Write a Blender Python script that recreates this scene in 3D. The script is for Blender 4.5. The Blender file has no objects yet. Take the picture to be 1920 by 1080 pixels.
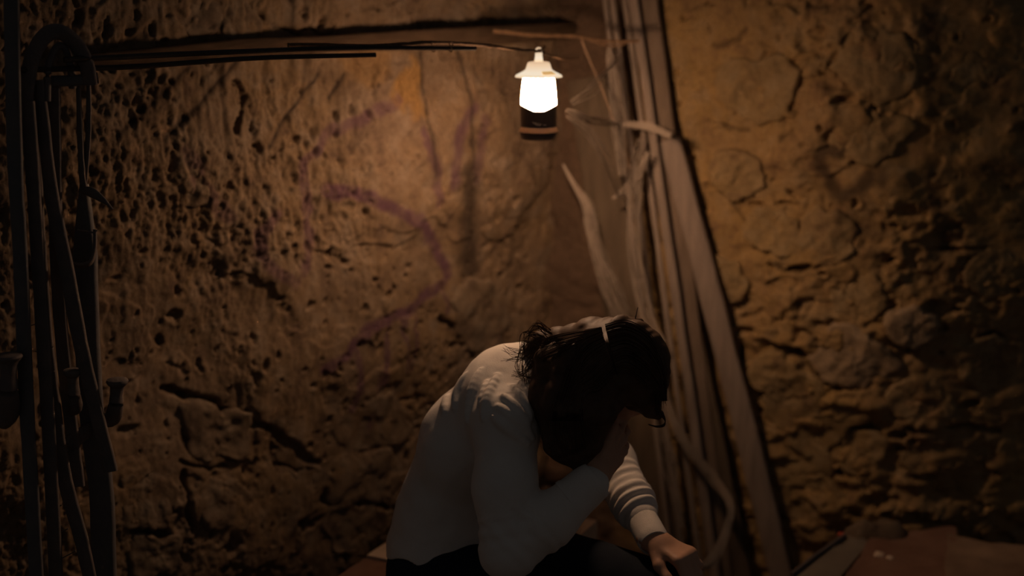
import bpy, bmesh, math, random
import numpy as np
from mathutils import Vector, Matrix

random.seed(7)
rng = np.random.default_rng(11)
S = bpy.context.scene
COL = S.collection

# ---------------------------------------------------------------- camera, world, exposure
PITCH = math.radians(12.0)
CAM = np.array((0.0, 0.0, 1.70))
FPX = 1920 * 50.0 / 36.0
cam_d = bpy.data.cameras.new('camera')
cam_d.lens = 50.0
cam_d.sensor_width = 36.0
cam_d.clip_start = 0.05
cam_d.dof.use_dof = True
cam_d.dof.focus_distance = 2.74
cam_d.dof.aperture_fstop = 1.45
cam = bpy.data.objects.new('camera', cam_d)
cam.location = CAM
cam.rotation_euler = (math.pi / 2 - PITCH, 0, 0)
COL.objects.link(cam)
S.camera = cam

world = bpy.data.worlds.new('world')
S.world = world
world.use_nodes = True
bg = world.node_tree.nodes['Background']
bg.inputs[0].default_value = (1.0, 0.95, 0.94, 1)
bg.inputs[1].default_value = 0.022

S.view_settings.view_transform = 'Standard'
S.view_settings.look = 'None'
S.view_settings.exposure = 0.0
S.view_settings.gamma = 1.0
S.view_settings.use_curve_mapping = False
GLOBE_STRENGTH = 66.0
REFLECTOR_STRENGTH = 760.0
LAMP_COLOR = (1.0, 0.60, 0.36)

CP, SP = math.cos(PITCH), math.sin(PITCH)


def ray(x, y):
    a = (x - 960) / FPX
    b = (y - 540) / FPX
    return np.array((a, CP - b * SP, -SP - b * CP))


def W(x, y, Y):
    """the point of the vertical plane at distance Y seen at photo pixel x, y"""
    d = ray(x, y)
    return CAM + d * (Y / d[1])


def pxm(P):
    """metres per photo pixel at point P"""
    return ((P[1]) * CP + (CAM[2] - P[2]) * SP) / FPX


def nrm(v):
    v = np.asarray(v, float)
    return v / np.linalg.norm(v)


# ---------------------------------------------------------------- noise
def _hash(ix, iy, iz, seed):
    h = (ix.astype(np.int64) * 374761393 + iy.astype(np.int64) * 668265263 + iz.astype(np.int64) * 2147483647 + seed * 1274126177) & 0xFFFFFFFF
    h = ((h ^ (h >> 13)) * 1274126177) & 0xFFFFFFFF
    h = (h ^ (h >> 16)) & 0xFFFFFFFF
    return h.astype(np.float64) / 4294967295.0 * 2 - 1


def noise3(x, y, z, seed=0):
    x = np.asarray(x, float); y = np.asarray(y, float); z = np.asarray(z, float)
    fx, fy, fz = np.floor(x), np.floor(y), np.floor(z)
    tx, ty, tz = x - fx, y - fy, z - fz
    tx = tx * tx * (3 - 2 * tx); ty = ty * ty * (3 - 2 * ty); tz = tz * tz * (3 - 2 * tz)
    r = 0
    for dx in (0, 1):
        wx = tx if dx else 1 - tx
        for dy in (0, 1):
            wy = ty if dy else 1 - ty
            for dz in (0, 1):
                wz = tz if dz else 1 - tz
                r = r + wx * wy * wz * _hash(fx + dx, fy + dy, fz + dz, seed)
    return r


def noise2(x, y, seed=0):
    x = np.asarray(x, float); y = np.asarray(y, float)
    fx, fy = np.floor(x), np.floor(y)
    tx, ty = x - fx, y - fy
    tx = tx * tx * tx * (tx * (tx * 6 - 15) + 10); ty = ty * ty * ty * (ty * (ty * 6 - 15) + 10)
    z = np.zeros_like(fx)
    a = _hash(fx, fy, z, seed); b = _hash(fx + 1, fy, z, seed)
    c = _hash(fx, fy + 1, z, seed); d = _hash(fx + 1, fy + 1, z, seed)
    return (a * (1 - tx) + b * tx) * (1 - ty) + (c * (1 - tx) + d * tx) * ty


def fbm2(x, y, octs=4, seed=0, gain=0.5):
    r, a, f = 0, 1.0, 1.0
    for i in range(octs):
        c, s = math.cos(i * 0.7), math.sin(i * 0.7)
        r = r + a * noise2((x * c - y * s) * f + i * 7.3, (x * s + y * c) * f - i * 3.1, seed + i * 17)
        a *= gain; f *= 2.0
    return r


# ---------------------------------------------------------------- mesh helpers
class MB:
    def __init__(self):
        self.v = []; self.f = []

    def add(self, verts, faces):
        o = len(self.v)
        self.v.extend([tuple(map(float, p)) for p in verts])
        self.f.extend([tuple(i + o for i in q) for q in faces])

    def frame(self, d, hint=(0, 0, 1)):
        d = nrm(d)
        h = np.asarray(hint, float)
        if abs(np.dot(d, nrm(h))) > 0.98:
            h = np.array((1.0, 0.2, 0.1))
        a = nrm(np.cross(h, d)); b = np.cross(d, a)
        return d, a, b

    def tube(self, pts, radii, n=8, flat=1.0, hint=(0, 0, 1), cap=True, wob=0.0):
        """a tapering round (or flattened) tube through pts"""
        pts = [np.asarray(p, float) for p in pts]
        if not hasattr(radii, '__len__'):
            radii = [radii] * len(pts)
        rings = []
        for i, p in enumerate(pts):
            d = pts[min(i + 1, len(pts) - 1)] - pts[max(i - 1, 0)]
            d, a, b = self.frame(d, hint)
            ring = []
            for k in range(n):
                t = 2 * math.pi * k / n
                r = radii[i] * (1 + (wob * random.uniform(-1, 1) if wob else 0))
                ring.append(p + a * math.cos(t) * r + b * math.sin(t) * r * flat)
            rings.append(ring)
        vs = [q for r in rings for q in r]
        fs = []
        for i in range(len(pts) - 1):
            for k in range(n):
                k2 = (k + 1) % n
                fs.append((i * n + k, i * n + k2, (i + 1) * n + k2, (i + 1) * n + k))
        if cap:
            fs.append(tuple(range(n - 1, -1, -1)))
            m = (len(pts) - 1) * n
            fs.append(tuple(m + k for k in range(n)))
        self.add(vs, fs)

    def strip(self, pts, width, thick, wdir, bev=0.2, twist=0.0, jag=0.0):
        """a flat bar with bevelled edges through pts; width along wdir"""
        pts = [np.asarray(p, float) for p in pts]
        n = len(pts)
        if not hasattr(width, '__len__'):
            width = [width] * n
        e = thick * bev
        vs = []
        for i, p in enumerate(pts):
            d = nrm(pts[min(i + 1, n - 1)] - pts[max(i - 1, 0)])
            w = np.asarray(wdir, float); w = nrm(w - d * np.dot(w, d))
            t = np.cross(d, w)
            hw = width[i] / 2 + (random.uniform(-jag, jag) if jag else 0); ht = thick / 2
            for (a, b) in ((-hw + e, -ht), (hw - e, -ht), (hw, -ht + e), (hw, ht - e), (hw - e, ht), (-hw + e, ht), (-hw, ht - e), (-hw, -ht + e)):
                vs.append(p + w * a + t * b)
        fs = []
        for i in range(n - 1):
            for k in range(8):
                k2 = (k + 1) % 8
                fs.append((i * 8 + k, i * 8 + k2, (i + 1) * 8 + k2, (i + 1) * 8 + k))
        fs.append(tuple(range(7, -1, -1)))
        fs.append(tuple((n - 1) * 8 + k for k in range(8)))
        self.add(vs, fs)

    def lathe(self, c, prof, n=32, cap=True, zf=None):
        """prof = [(r, z)]; zf(theta, i) lifts a ring point"""
        vs = []
        for i, (r, z) in enumerate(prof):
            for k in range(n):
                t = 2 * math.pi * k / n
                dz = zf(t, i) if zf else 0
                vs.append((c[0] + r * math.cos(t), c[1] + r * math.sin(t), c[2] + z + dz))
        fs = []
        for i in range(len(prof) - 1):
            for k in range(n):
                k2 = (k + 1) % n
                fs.append((i * n + k, i * n + k2, (i + 1) * n + k2, (i + 1) * n + k))
        if cap:
            fs.append(tuple(range(n - 1, -1, -1)))
            m = (len(prof) - 1) * n
            fs.append(tuple(m + k for k in range(n)))
        self.add(vs, fs)

    def build(self, name, mat, parent=None, smooth=True):
        me = bpy.data.meshes.new(name)
        me.from_pydata(self.v, [], self.f)
        me.update()
        return link(name, me, mat, parent, smooth)


def link(name, me, mat, parent=None, smooth=True):
    if smooth and len(me.polygons):
        me.polygons.foreach_set('use_smooth', np.ones(len(me.polygons), bool))
        me.set_sharp_from_angle(angle=math.radians(50))
    if mat:
        me.materials.append(mat)
    o = bpy.data.objects.new(name, me)
    COL.objects.link(o)
    if parent:
        o.parent = parent
        o.matrix_parent_inverse = Matrix.Translation(parent.location).inverted()
    return o


def grid_mesh(name, P, faces):
    me = bpy.data.meshes.new(name)
    nv, nf = len(P), len(faces)
    me.vertices.add(nv)
    me.vertices.foreach_set('co', np.ascontiguousarray(P, np.float32).ravel())
    me.loops.add(nf * 4)
    me.loops.foreach_set('vertex_index', np.ascontiguousarray(faces, np.int32).ravel())
    me.polygons.add(nf)
    me.polygons.foreach_set('loop_start', np.arange(nf, dtype=np.int32) * 4)
    me.polygons.foreach_set('loop_total', np.full(nf, 4, np.int32))
    me.update(calc_edges=True)
    me.polygons.foreach_set('use_smooth', np.ones(nf, bool))
    return me


def tag(o, label, cat, group=None, kind=None):
    o['label'] = label
    o['category'] = cat
    if group: o['group'] = group
    if kind: o['kind'] = kind
    return o


def thing(name, loc, label, cat, group=None):
    o = bpy.data.objects.new(name, None)
    o.empty_display_size = 0.05
    o.location = tuple(map(float, loc))
    COL.objects.link(o)
    return tag(o, label, cat, group)


def structure(o):
    o['kind'] = 'structure'
    return o


# ---------------------------------------------------------------- materials
def mat_new(name):
    m = bpy.data.materials.new(name)
    m.use_nodes = True
    nt = m.node_tree
    return m, nt, nt.nodes['Principled BSDF']


def N(nt, t, **kw):
    n = nt.nodes.new(t)
    for k, v in kw.items():
        setattr(n, k, v)
    return n


def noise_node(nt, scale, detail=6, rough=0.6, vec=None, dist=0.0):
    n = N(nt, 'ShaderNodeTexNoise')
    n.inputs['Scale'].default_value = scale
    n.inputs['Detail'].default_value = detail
    n.inputs['Roughness'].default_value = rough
    n.inputs['Distortion'].default_value = dist
    if vec is not None:
        nt.links.new(vec, n.inputs['Vector'])
    return n


def ramp(nt, fac, stops):
    r = N(nt, 'ShaderNodeValToRGB')
    e = r.color_ramp.elements
    while len(e) < len(stops):
        e.new(0.5)
    for i, (p, c) in enumerate(stops):
        e[i].position = p
        e[i].color = (*c, 1) if len(c) == 3 else c
    nt.links.new(fac, r.inputs[0])
    return r


def mix(nt, fac, a, b, mode='MIX'):
    m = N(nt, 'ShaderNodeMix', data_type='RGBA', blend_type=mode)
    for sock, v in ((m.inputs[0], fac), (m.inputs[6], a), (m.inputs[7], b)):
        if isinstance(v, (int, float)):
            sock.default_value = v
        elif isinstance(v, tuple):
            sock.default_value = (*v, 1)
        else:
            nt.links.new(v, sock)
    return m.outputs[2]


def simple_mat(name, c1, c2, scale=20, rough=0.8, bump=0.2, bscale=80, spec=0.3, metal=0.0, stretch=None, bdist=0.002):
    m, nt, p = mat_new(name)
    tc = N(nt, 'ShaderNodeTexCoord')
    vec = tc.outputs['Object']
    if stretch:
        mp = N(nt, 'ShaderNodeMapping')
        mp.inputs['Scale'].default_value = stretch
        nt.links.new(vec, mp.inputs['Vector'])
        vec = mp.outputs[0]
    n = noise_node(nt, scale, vec=vec)
    r = ramp(nt, n.outputs['Fac'], [(0.3, c1), (0.7, c2)])
    nt.links.new(r.outputs[0], p.inputs['Base Color'])
    p.inputs['Roughness'].default_value = rough
    p.inputs['Specular IOR Level'].default_value = spec
    p.inputs['Metallic'].default_value = metal
    if bump:
        b = N(nt, 'ShaderNodeBump')
        b.inputs['Strength'].default_value = bump
        b.inputs['Distance'].default_value = bdist
        nb = noise_node(nt, bscale, detail=8, vec=vec)
        nt.links.new(nb.outputs['Fac'], b.inputs['Height'])
        nt.links.new(b.outputs[0], p.inputs['Normal'])
    return m


def wall_mat(name, base, light, dark, ochre, attrs=True, patch=None):
    m, nt, p = mat_new(name)
    tc = N(nt, 'ShaderNodeTexCoord')
    v = tc.outputs['Object']
    n1 = noise_node(nt, 3.2, 5, 0.6, v, 0.4)
    n2 = noise_node(nt, 16, 8, 0.65, v, 0.2)
    n3 = noise_node(nt, 90, 6, 0.7, v)
    c = ramp(nt, n1.outputs['Fac'], [(0.35, base), (0.62, ochre)]).outputs[0]
    c = mix(nt, ramp(nt, n2.outputs['Fac'], [(0.48, (0, 0, 0)), (0.66, (1, 1, 1))]).outputs[0], c, light)
    c = mix(nt, ramp(nt, n2.outputs['Fac'], [(0.30, (0.85, 0.85, 0.85)), (0.46, (0, 0, 0))]).outputs[0], c, dark)
    g = ramp(nt, n3.outputs['Fac'], [(0.25, (0.55, 0.55, 0.55)), (0.6, (1, 1, 1))])
    c = mix(nt, 0.8, c, g.outputs[0], 'MULTIPLY')
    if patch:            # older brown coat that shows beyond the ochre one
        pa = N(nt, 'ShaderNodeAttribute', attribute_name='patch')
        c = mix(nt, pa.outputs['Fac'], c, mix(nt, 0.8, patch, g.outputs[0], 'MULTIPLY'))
    if attrs:
        a = N(nt, 'ShaderNodeAttribute', attribute_name='paint')
        br = noise_node(nt, 30, 6, 0.7, v)
        pm = N(nt, 'ShaderNodeMath', operation='MULTIPLY')
        nt.links.new(a.outputs['Fac'], pm.inputs[0])
        nt.links.new(ramp(nt, br.outputs['Fac'], [(0.32, (0.35, 0.35, 0.35)), (0.52, (0.92, 0.92, 0.92))]).outputs[0], pm.inputs[1])
        c = mix(nt, pm.outputs[0], c, (0.088, 0.042, 0.060))
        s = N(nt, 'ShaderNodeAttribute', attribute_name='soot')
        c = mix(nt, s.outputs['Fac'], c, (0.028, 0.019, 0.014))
    nt.links.new(c, p.inputs['Base Color'])
    p.inputs['Roughness'].default_value = 0.92
    p.inputs['Specular IOR Level'].default_value = 0.18
    b = N(nt, 'ShaderNodeBump')
    b.inputs['Strength'].default_value = 0.55
    b.inputs['Distance'].default_value = 0.004
    nt.links.new(n3.outputs['Fac'], b.inputs['Height'])
    nt.links.new(b.outputs[0], p.inputs['Normal'])
    return m


M_WALL_L = wall_mat('tuff_plaster', (0.160, 0.110, 0.072), (0.220, 0.161, 0.111), (0.085, 0.054, 0.039), (0.201, 0.132, 0.072), patch=(0.255, 0.146, 0.050))
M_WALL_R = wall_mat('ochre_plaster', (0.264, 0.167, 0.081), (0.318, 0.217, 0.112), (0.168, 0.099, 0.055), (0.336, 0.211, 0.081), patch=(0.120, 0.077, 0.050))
M_STONE_L = wall_mat('tuff_stone', (0.142, 0.101, 0.071), (0.212, 0.161, 0.112), (0.078, 0.051, 0.037), (0.177, 0.124, 0.077), False)
M_STONE_R = wall_mat('ochre_stone', (0.252, 0.171, 0.087), (0.312, 0.223, 0.119), (0.162, 0.102, 0.059), (0.300, 0.198, 0.087), False)
M_STONE_P = wall_mat('pale_rubble', (0.29, 0.205, 0.13), (0.36, 0.26, 0.165), (0.18, 0.12, 0.075), (0.30, 0.21, 0.12), False)
M_FLOOR = simple_mat('dusty_floor', (0.24, 0.18, 0.125), (0.36, 0.28, 0.20), 6, 0.95, 0.8, 40, 0.1)
M_IRON = simple_mat('rusty_iron', (0.095, 0.082, 0.080), (0.150, 0.116, 0.100), 30, 0.75, 0.6, 150, 0.35)
M_IRON_DARK = simple_mat('black_iron', (0.095, 0.092, 0.096), (0.130, 0.116, 0.110), 30, 0.7, 0.5, 150, 0.3)
M_ROD = simple_mat('dark_rod', (0.022, 0.017, 0.014), (0.050, 0.034, 0.024), 40, 0.6, 0.5, 120, 0.35)
M_TWIG = simple_mat('bark', (0.10, 0.055, 0.03), (0.22, 0.13, 0.07), 60, 0.85, 0.8, 200, 0.2)
M_BEAM = simple_mat('beam_wood', (0.041, 0.026, 0.016), (0.079, 0.050, 0.030), 14, 0.9, 0.7, 60, 0.15, stretch=(1, 1, 6))
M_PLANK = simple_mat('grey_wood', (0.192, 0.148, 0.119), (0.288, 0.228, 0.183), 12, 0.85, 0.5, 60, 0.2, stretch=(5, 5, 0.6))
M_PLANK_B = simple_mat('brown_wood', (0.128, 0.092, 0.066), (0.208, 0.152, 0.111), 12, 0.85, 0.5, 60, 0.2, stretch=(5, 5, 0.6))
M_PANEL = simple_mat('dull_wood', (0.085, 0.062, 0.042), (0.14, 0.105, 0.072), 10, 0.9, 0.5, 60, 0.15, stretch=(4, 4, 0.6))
M_PALE = simple_mat('pale_slab', (0.46, 0.35, 0.25), (0.60, 0.47, 0.35), 9, 0.85, 0.4, 60, 0.2)
M_RED = simple_mat('terracotta', (0.136, 0.070, 0.047), (0.216, 0.123, 0.083), 9, 0.9, 0.5, 60, 0.15)
M_SAND = simple_mat('sandy_slab', (0.15, 0.095, 0.062), (0.29, 0.195, 0.125), 7, 0.95, 0.7, 50, 0.12)
M_GREYST = simple_mat('grey_stone', (0.136, 0.112, 0.085), (0.200, 0.168, 0.128), 9, 0.9, 0.5, 60, 0.15)
M_SKIN = simple_mat('skin', (0.50, 0.27, 0.17), (0.56, 0.32, 0.21), 14, 0.55, 0.15, 160, 0.35)
M_SWEAT = simple_mat('white_knit', (0.70, 0.64, 0.58), (0.76, 0.70, 0.64), 12, 0.95, 0.35, 420, 0.1)
M_TROUS = simple_mat('navy_cloth', (0.020, 0.024, 0.032), (0.026, 0.031, 0.040), 12, 1.0, 0.3, 400, 0.05)
M_SHOE = simple_mat('black_leather', (0.02, 0.02, 0.02), (0.04, 0.035, 0.03), 12, 0.5, 0.2, 100, 0.4)
M_HAIR = simple_mat('brown_hair', (0.055, 0.034, 0.023), (0.120, 0.074, 0.048), 25, 0.6, 0.0, 10, 0.10)
M_SCALP = simple_mat('scalp', (0.15, 0.08, 0.05), (0.19, 0.105, 0.068), 30, 0.7, 0.2, 200, 0.2)
M_WHITE = simple_mat('eye_white', (0.6, 0.58, 0.55), (0.65, 0.62, 0.6), 5, 0.3, 0, 10, 0.5)
M_BLACK = simple_mat('black_plastic', (0.090, 0.066, 0.054), (0.120, 0.090, 0.074), 10, 0.45, 0.05, 100, 0.5)
M_COPPER = simple_mat('copper_band', (0.55, 0.36, 0.27), (0.62, 0.42, 0.32), 10, 0.4, 0.05, 100, 0.5, 0.3)
M_SILVER = simple_mat('silver_print', (0.62, 0.55, 0.5), (0.68, 0.6, 0.55), 10, 0.4, 0, 100, 0.5)
M_STRING = simple_mat('string', (0.22, 0.14, 0.09), (0.30, 0.20, 0.13), 50, 0.9, 0.3, 300, 0.1)
M_WIRE = simple_mat('bright_wire', (0.10, 0.085, 0.07), (0.16, 0.13, 0.11), 40, 0.5, 0.1, 100, 0.4, 0.5)
M_SCRAP = simple_mat('red_scrap', (0.45, 0.07, 0.04), (0.5, 0.09, 0.05), 10, 0.5, 0, 100, 0.4)


def web_mat():
    m, nt, p = mat_new('cobweb_fibre')
    p.inputs['Base Color'].default_value = (0.34, 0.275, 0.22, 1)
    p.inputs['Roughness'].default_value = 0.95
    p.inputs['Specular IOR Level'].default_value = 0.1
    return m


M_WEB = web_mat()


def lamp_mats():
    m, nt, p = mat_new('lit_globe')
    p.inputs['Base Color'].default_value = (0.8, 0.75, 0.7, 1)
    p.inputs['Emission Color'].default_value = (*LAMP_COLOR, 1)
    p.inputs['Emission Strength'].default_value = GLOBE_STRENGTH / 0.45
    # half clear frosted plastic: the light from the reflector passes through it
    out = nt.nodes['Material Output']
    tr = N(nt, 'ShaderNodeBsdfTransparent')
    mx = N(nt, 'ShaderNodeMixShader')
    mx.inputs[0].default_value = 0.45
    nt.links.new(tr.outputs[0], mx.inputs[1]); nt.links.new(p.outputs[0], mx.inputs[2])
    nt.links.new(mx.outputs[0], out.inputs['Surface'])
    # frosted cap glows with the light that soaks up from the globe: stronger near the globe
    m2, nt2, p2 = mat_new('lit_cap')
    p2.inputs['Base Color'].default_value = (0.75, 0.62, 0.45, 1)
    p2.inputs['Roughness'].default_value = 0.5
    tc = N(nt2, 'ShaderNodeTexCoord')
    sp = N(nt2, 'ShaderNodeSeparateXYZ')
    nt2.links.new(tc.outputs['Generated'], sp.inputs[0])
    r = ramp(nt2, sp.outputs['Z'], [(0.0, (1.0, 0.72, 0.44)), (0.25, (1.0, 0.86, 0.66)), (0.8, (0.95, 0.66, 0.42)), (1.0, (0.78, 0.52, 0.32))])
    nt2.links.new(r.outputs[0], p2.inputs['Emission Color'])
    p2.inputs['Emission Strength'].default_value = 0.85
    return m, m2


M_GLOBE, M_CAP = lamp_mats()
M_REFL, _nt, _p = mat_new('lit_reflector')
_p.inputs['Emission Color'].default_value = (*LAMP_COLOR, 1)
_p.inputs['Emission Strength'].default_value = REFLECTOR_STRENGTH
M_AMBER, _nt, _p = mat_new('amber_label')     # printed on the glowing cap, so the light comes through it too
_p.inputs['Base Color'].default_value = (0.6, 0.38, 0.12, 1)
_p.inputs['Emission Color'].default_value = (0.80, 0.47, 0.17, 1)
_p.inputs['Emission Strength'].default_value = 0.7

# ---------------------------------------------------------------- walls
CORNER = np.array((0.108, 3.985, 0.0))
DIR_L = nrm((-0.716, -0.698, 0)); NRM_L = nrm((0.698, -0.716, 0))
DIR_R = nrm((0.92, -0.39, 0)); NRM_R = nrm((-0.39, -0.92, 0))


def uv_of(x, y, D, Nn, off=0.0):
    d = ray(x, y)
    O = CORNER + Nn * off
    t = np.dot(Nn, O - CAM) / np.dot(Nn, d)
    P = CAM + d * t
    return float(np.dot(P - CORNER, D)), float(P[2])


def L(x, y): return uv_of(x, y, DIR_L, NRM_L)
def R(x, y): return uv_of(x, y, DIR_R, NRM_R)
def onL(x, y, off=0.0):
    u, v = uv_of(x, y, DIR_L, NRM_L, off)
    return CORNER + DIR_L * u + np.array((0, 0, v)) + NRM_L * off
def onR(x, y, off=0.0):
    u, v = uv_of(x, y, DIR_R, NRM_R, off)
    return CORNER + DIR_R * u + np.array((0, 0, v)) + NRM_R * off


def seg_dist(U, V, pts):
    best = np.full(U.shape, 9.0)
    for (a, b) in zip(pts[:-1], pts[1:]):
        ax, ay = a; bx, by = b
        dx, dy = bx - ax, by - ay
        L2 = dx * dx + dy * dy + 1e-9
        t = np.clip(((U - ax) * dx + (V - ay) * dy) / L2, 0, 1)
        d = np.hypot(U - ax - t * dx, V - ay - t * dy)
        np.minimum(best, d, out=best)
    return best


def sstep(a, b, x):
    t = np.clip((x - a) / (b - a), 0, 1)
    return t * t * (3 - 2 * t)


class Wall:
    def __init__(self, D, Nn, u0, u1, v0, v1, h, seed):
        self.D, self.N = D, Nn
        self.nu = int((u1 - u0) / h) + 1; self.nv = int((v1 - v0) / h) + 1
        self.u = np.linspace(u0, u1, self.nu); self.v = np.linspace(v0, v1, self.nv)
        self.U, self.V = np.meshgrid(self.u, self.v, indexing='ij')
        self.H = np.zeros_like(self.U)
        self.paint = np.zeros_like(self.U); self.soot = np.zeros_like(self.U); self.patch = np.zeros_like(self.U)
        self.base = None
        self.seed = seed
        # the edges of strokes and cracks wander a little
        self.wu = 0.010 * fbm2(self.U * 22, self.V * 22, 3, seed + 91)
        self.wv = 0.010 * fbm2(self.U * 22 + 40, self.V * 22, 3, seed + 92)

    def win(self, u, v, r):
        i0, i1 = np.searchsorted(self.u, (u - r, u + r)); j0, j1 = np.searchsorted(self.v, (v - r, v + r))
        return slice(i0, i1), slice(j0, j1)

    def pit(self, u, v, ru, rv, depth, rot=0.0, lip=0.25):
        s = self.win(u, v, max(ru, rv) * 2.6)
        if self.U[s].size == 0: return
        sd = int(abs(u * 977 + v * 313) * 10) % 9973
        f = 0.9 / max(ru, rv)
        U = self.U[s] - u + 0.42 * ru * fbm2(self.U[s] * f, self.V[s] * f, 2, sd)
        V = self.V[s] - v + 0.42 * rv * fbm2(self.U[s] * f + 9, self.V[s] * f, 2, sd + 5)
        c, n = math.cos(rot), math.sin(rot)
        d = np.hypot((U * c + V * n) / ru, (-U * n + V * c) / rv)
        self.H[s] -= depth * (1 - sstep(0.45, 1.15, d))
        self.H[s] += depth * lip * np.exp(-((d - 1.35) / 0.3) ** 2)

    def crack(self, pts, w, depth, soot=0.0):
        d = seg_dist(self.U + self.wu, self.V + self.wv, pts)
        m = 1 - sstep(w * 0.3, w, d)
        self.H -= depth * m
        if soot: np.maximum(self.soot, m * soot, out=self.soot)

    def stroke(self, pts, w, a=1.0, soft=0.5, attr='paint'):
        d = seg_dist(self.U + self.wu * 0.8, self.V + self.wv * 0.8, pts)
        m = (1 - sstep(w * (1 - soft), w * (1 + soft * 0.5), d)) * a
        np.maximum(getattr(self, attr), m, out=getattr(self, attr))

    def height_at(self, u, v):
        i = int(np.clip(np.searchsorted(self.u, u), 0, self.nu - 1)); j = int(np.clip(np.searchsorted(self.v, v), 0, self.nv - 1))
        return self.H[i, j]

    def build(self, name, mat):
        P = CORNER + self.U[..., None] * self.D + self.V[..., None] * np.array((0, 0, 1.0)) + self.H[..., None] * self.N
        idx = np.arange(self.nu * self.nv).reshape(self.nu, self.nv)
        q = np.stack((idx[:-1, :-1], idx[1:, :-1], idx[1:, 1:], idx[:-1, 1:]), -1).reshape(-1, 4)
        if np.dot(np.cross(self.D, (0, 0, 1.0)), self.N) < 0:
            q = q[:, ::-1]
        me = grid_mesh(name, P.reshape(-1, 3), q)
        for k in ('paint', 'soot', 'patch'):
            at = me.attributes.new(k, 'FLOAT', 'POINT')
            at.data.foreach_set('value', np.clip(getattr(self, k), 0, 1).astype(np.float32).ravel())
        me.materials.append(mat)
        o = bpy.data.objects.new(name, me)
        COL.objects.link(o)
        return structure(o)


# ---- left wall: pitted tuff under thin old plaster, purple spray paint
wl = Wall(DIR_L, NRM_L, -0.06, 2.10, 0.0, 2.05, 0.0040, 3)
U, V = wl.U, wl.V
wl.H += 0.026 * fbm2(U * 2.3 + 5, V * 2.3, 3, 21)
wl.base = wl.H.copy()
rough = sstep(-0.30, 0.35, fbm2(U * 4.5, V * 3.2, 3, 40) + 0.5 * (U - 0.9))          # spongy patches and smoother plastered ones
wl.H += 0.0075 * fbm2(U * 9, V * 7, 4, 22, 0.5)
wl.H += (0.0012 + 0.0030 * rough) * fbm2(U * 64, V * 34, 4, 23, 0.65)
wl.H += 0.0032 * sstep(0.55, 0.8, U) * (1 - sstep(1.2, 1.5, U)) * sstep(0.9, 1.2, V) * fbm2(U * 48, V * 5, 3, 29, 0.6)
wl.H -= 0.0045 * rough * sstep(0.35, 0.62, fbm2(U * 84 + 9, V * 50, 3, 24)) * sstep(-0.2, 0.3, fbm2(U * 8, V * 8, 2, 28))
wl.H -= 0.0045 * sstep(0.30, 0.62, fbm2(U * 105 + 9, V * 62, 2, 25)) * (0.25 + 0.75 * rough)
# flaked edges of the plaster coat
fl = fbm2(U * 5.2 + 2, V * 5.2 + 7, 4, 26)
wl.H += 0.007 * sstep(0.0, 0.035, fl) + 0.005 * sstep(0.40, 0.43, fl)
for _ in range(900):
    u, v = rng.uniform(0, 1.9), rng.uniform(0.2, 1.85)
    r = 0.003 + 0.008 * rng.random() ** 3
    wl.pit(u, v, r * rng.uniform(0.7, 1.3), r * rng.uniform(0.8, 2.0), 0.008 + r * 0.7, rng.uniform(-0.4, 0.4), 0.1)
BIG_PITS_L = [(330, 592, 16, 15), (338, 548, 10, 9), (552, 262, 11, 9), (586, 250, 6, 13), (655, 205, 7, 12), (540, 462, 10, 9), (487, 351, 7, 6), (642, 492, 10, 5),
              (573, 570, 10, 9), (605, 565, 7, 8), (604, 605, 9, 8), (471, 632, 7, 11), (486, 682, 8, 15), (470, 710, 8, 12), (672, 397, 6, 8), (250, 808, 27, 11),
              (415, 965, 15, 10), (335, 975, 18, 15), (430, 1020, 22, 20), (565, 985, 18, 18), (480, 832, 6, 6), (515, 840, 7, 6), (500, 815, 5, 5), (465, 880, 14, 12), (446, 917, 6, 8),
              (484, 985, 6, 7), (505, 985, 7, 6), (508, 1016, 6, 6), (640, 1010, 7, 16), (610, 930, 9, 7), (585, 980, 8, 14), (700, 650, 9, 11), (665, 640, 7, 9), (848, 650, 16, 9),
              (900, 335, 8, 7), (955, 293, 6, 5), (905, 215, 8, 7), (720, 140, 9, 10), (445, 190, 7, 14), (480, 30, 15, 20), (240, 60, 10, 12), (300, 80, 9, 10), (570, 30, 5, 6),
              (360, 20, 12, 14), (200, 55, 10, 15), (380, 480, 7, 11), (420, 350, 8, 14), (255, 200, 14, 10), (350, 690, 5, 6), (310, 640, 9, 12), (265, 470, 12, 6), (215, 520, 16, 5),
              (760, 500, 6, 7), (720, 460, 5, 5), (810, 380, 6, 8), (610, 520, 5, 4), (520, 560, 6, 5), (640, 760, 6, 13), (600, 700, 8, 8), (580, 720, 10, 7), (560, 690, 7, 8), (945, 515, 12, 6), (980, 540, 8, 7)]
for (x, y, a, b) in BIG_PITS_L:
    u, v = L(x, y)
    k = pxm(CORNER + DIR_L * u + np.array((0, 0, v)))
    wl.pit(u, v, a * k, b * k, 0.007 + 0.7 * min(a, b) * k, 0, 0.05)
CR_L = [([(320, 735), (365, 748), (420, 765), (480, 795), (540, 830), (590, 865)], 0.016, 0.020), ([(600, 933), (660, 944), (735, 952)], 0.010, 0.020),
        ([(820, 600), (850, 615), (905, 615), (955, 622)], 0.012, 0.018), ([(440, 150), (456, 185), (450, 215), (430, 245)], 0.010, 0.018),
        ([(700, 780), (760, 752), (790, 738)], 0.010, 0.014), ([(240, 990), (310, 995)], 0.010, 0.02), ([(500, 40), (560, 55), (620, 60)], 0.006, 0.010),
        ([(330, 870), (380, 880), (420, 870)], 0.008, 0.012), ([(340, 890), (350, 1000)], 0.012, 0.020), ([(505, 800), (515, 870), (590, 880)], 0.008, 0.012),
        ([(640, 960), (700, 955)], 0.012, 0.02), ([(655, 1000), (645, 1060)], 0.01, 0.016)]
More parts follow.
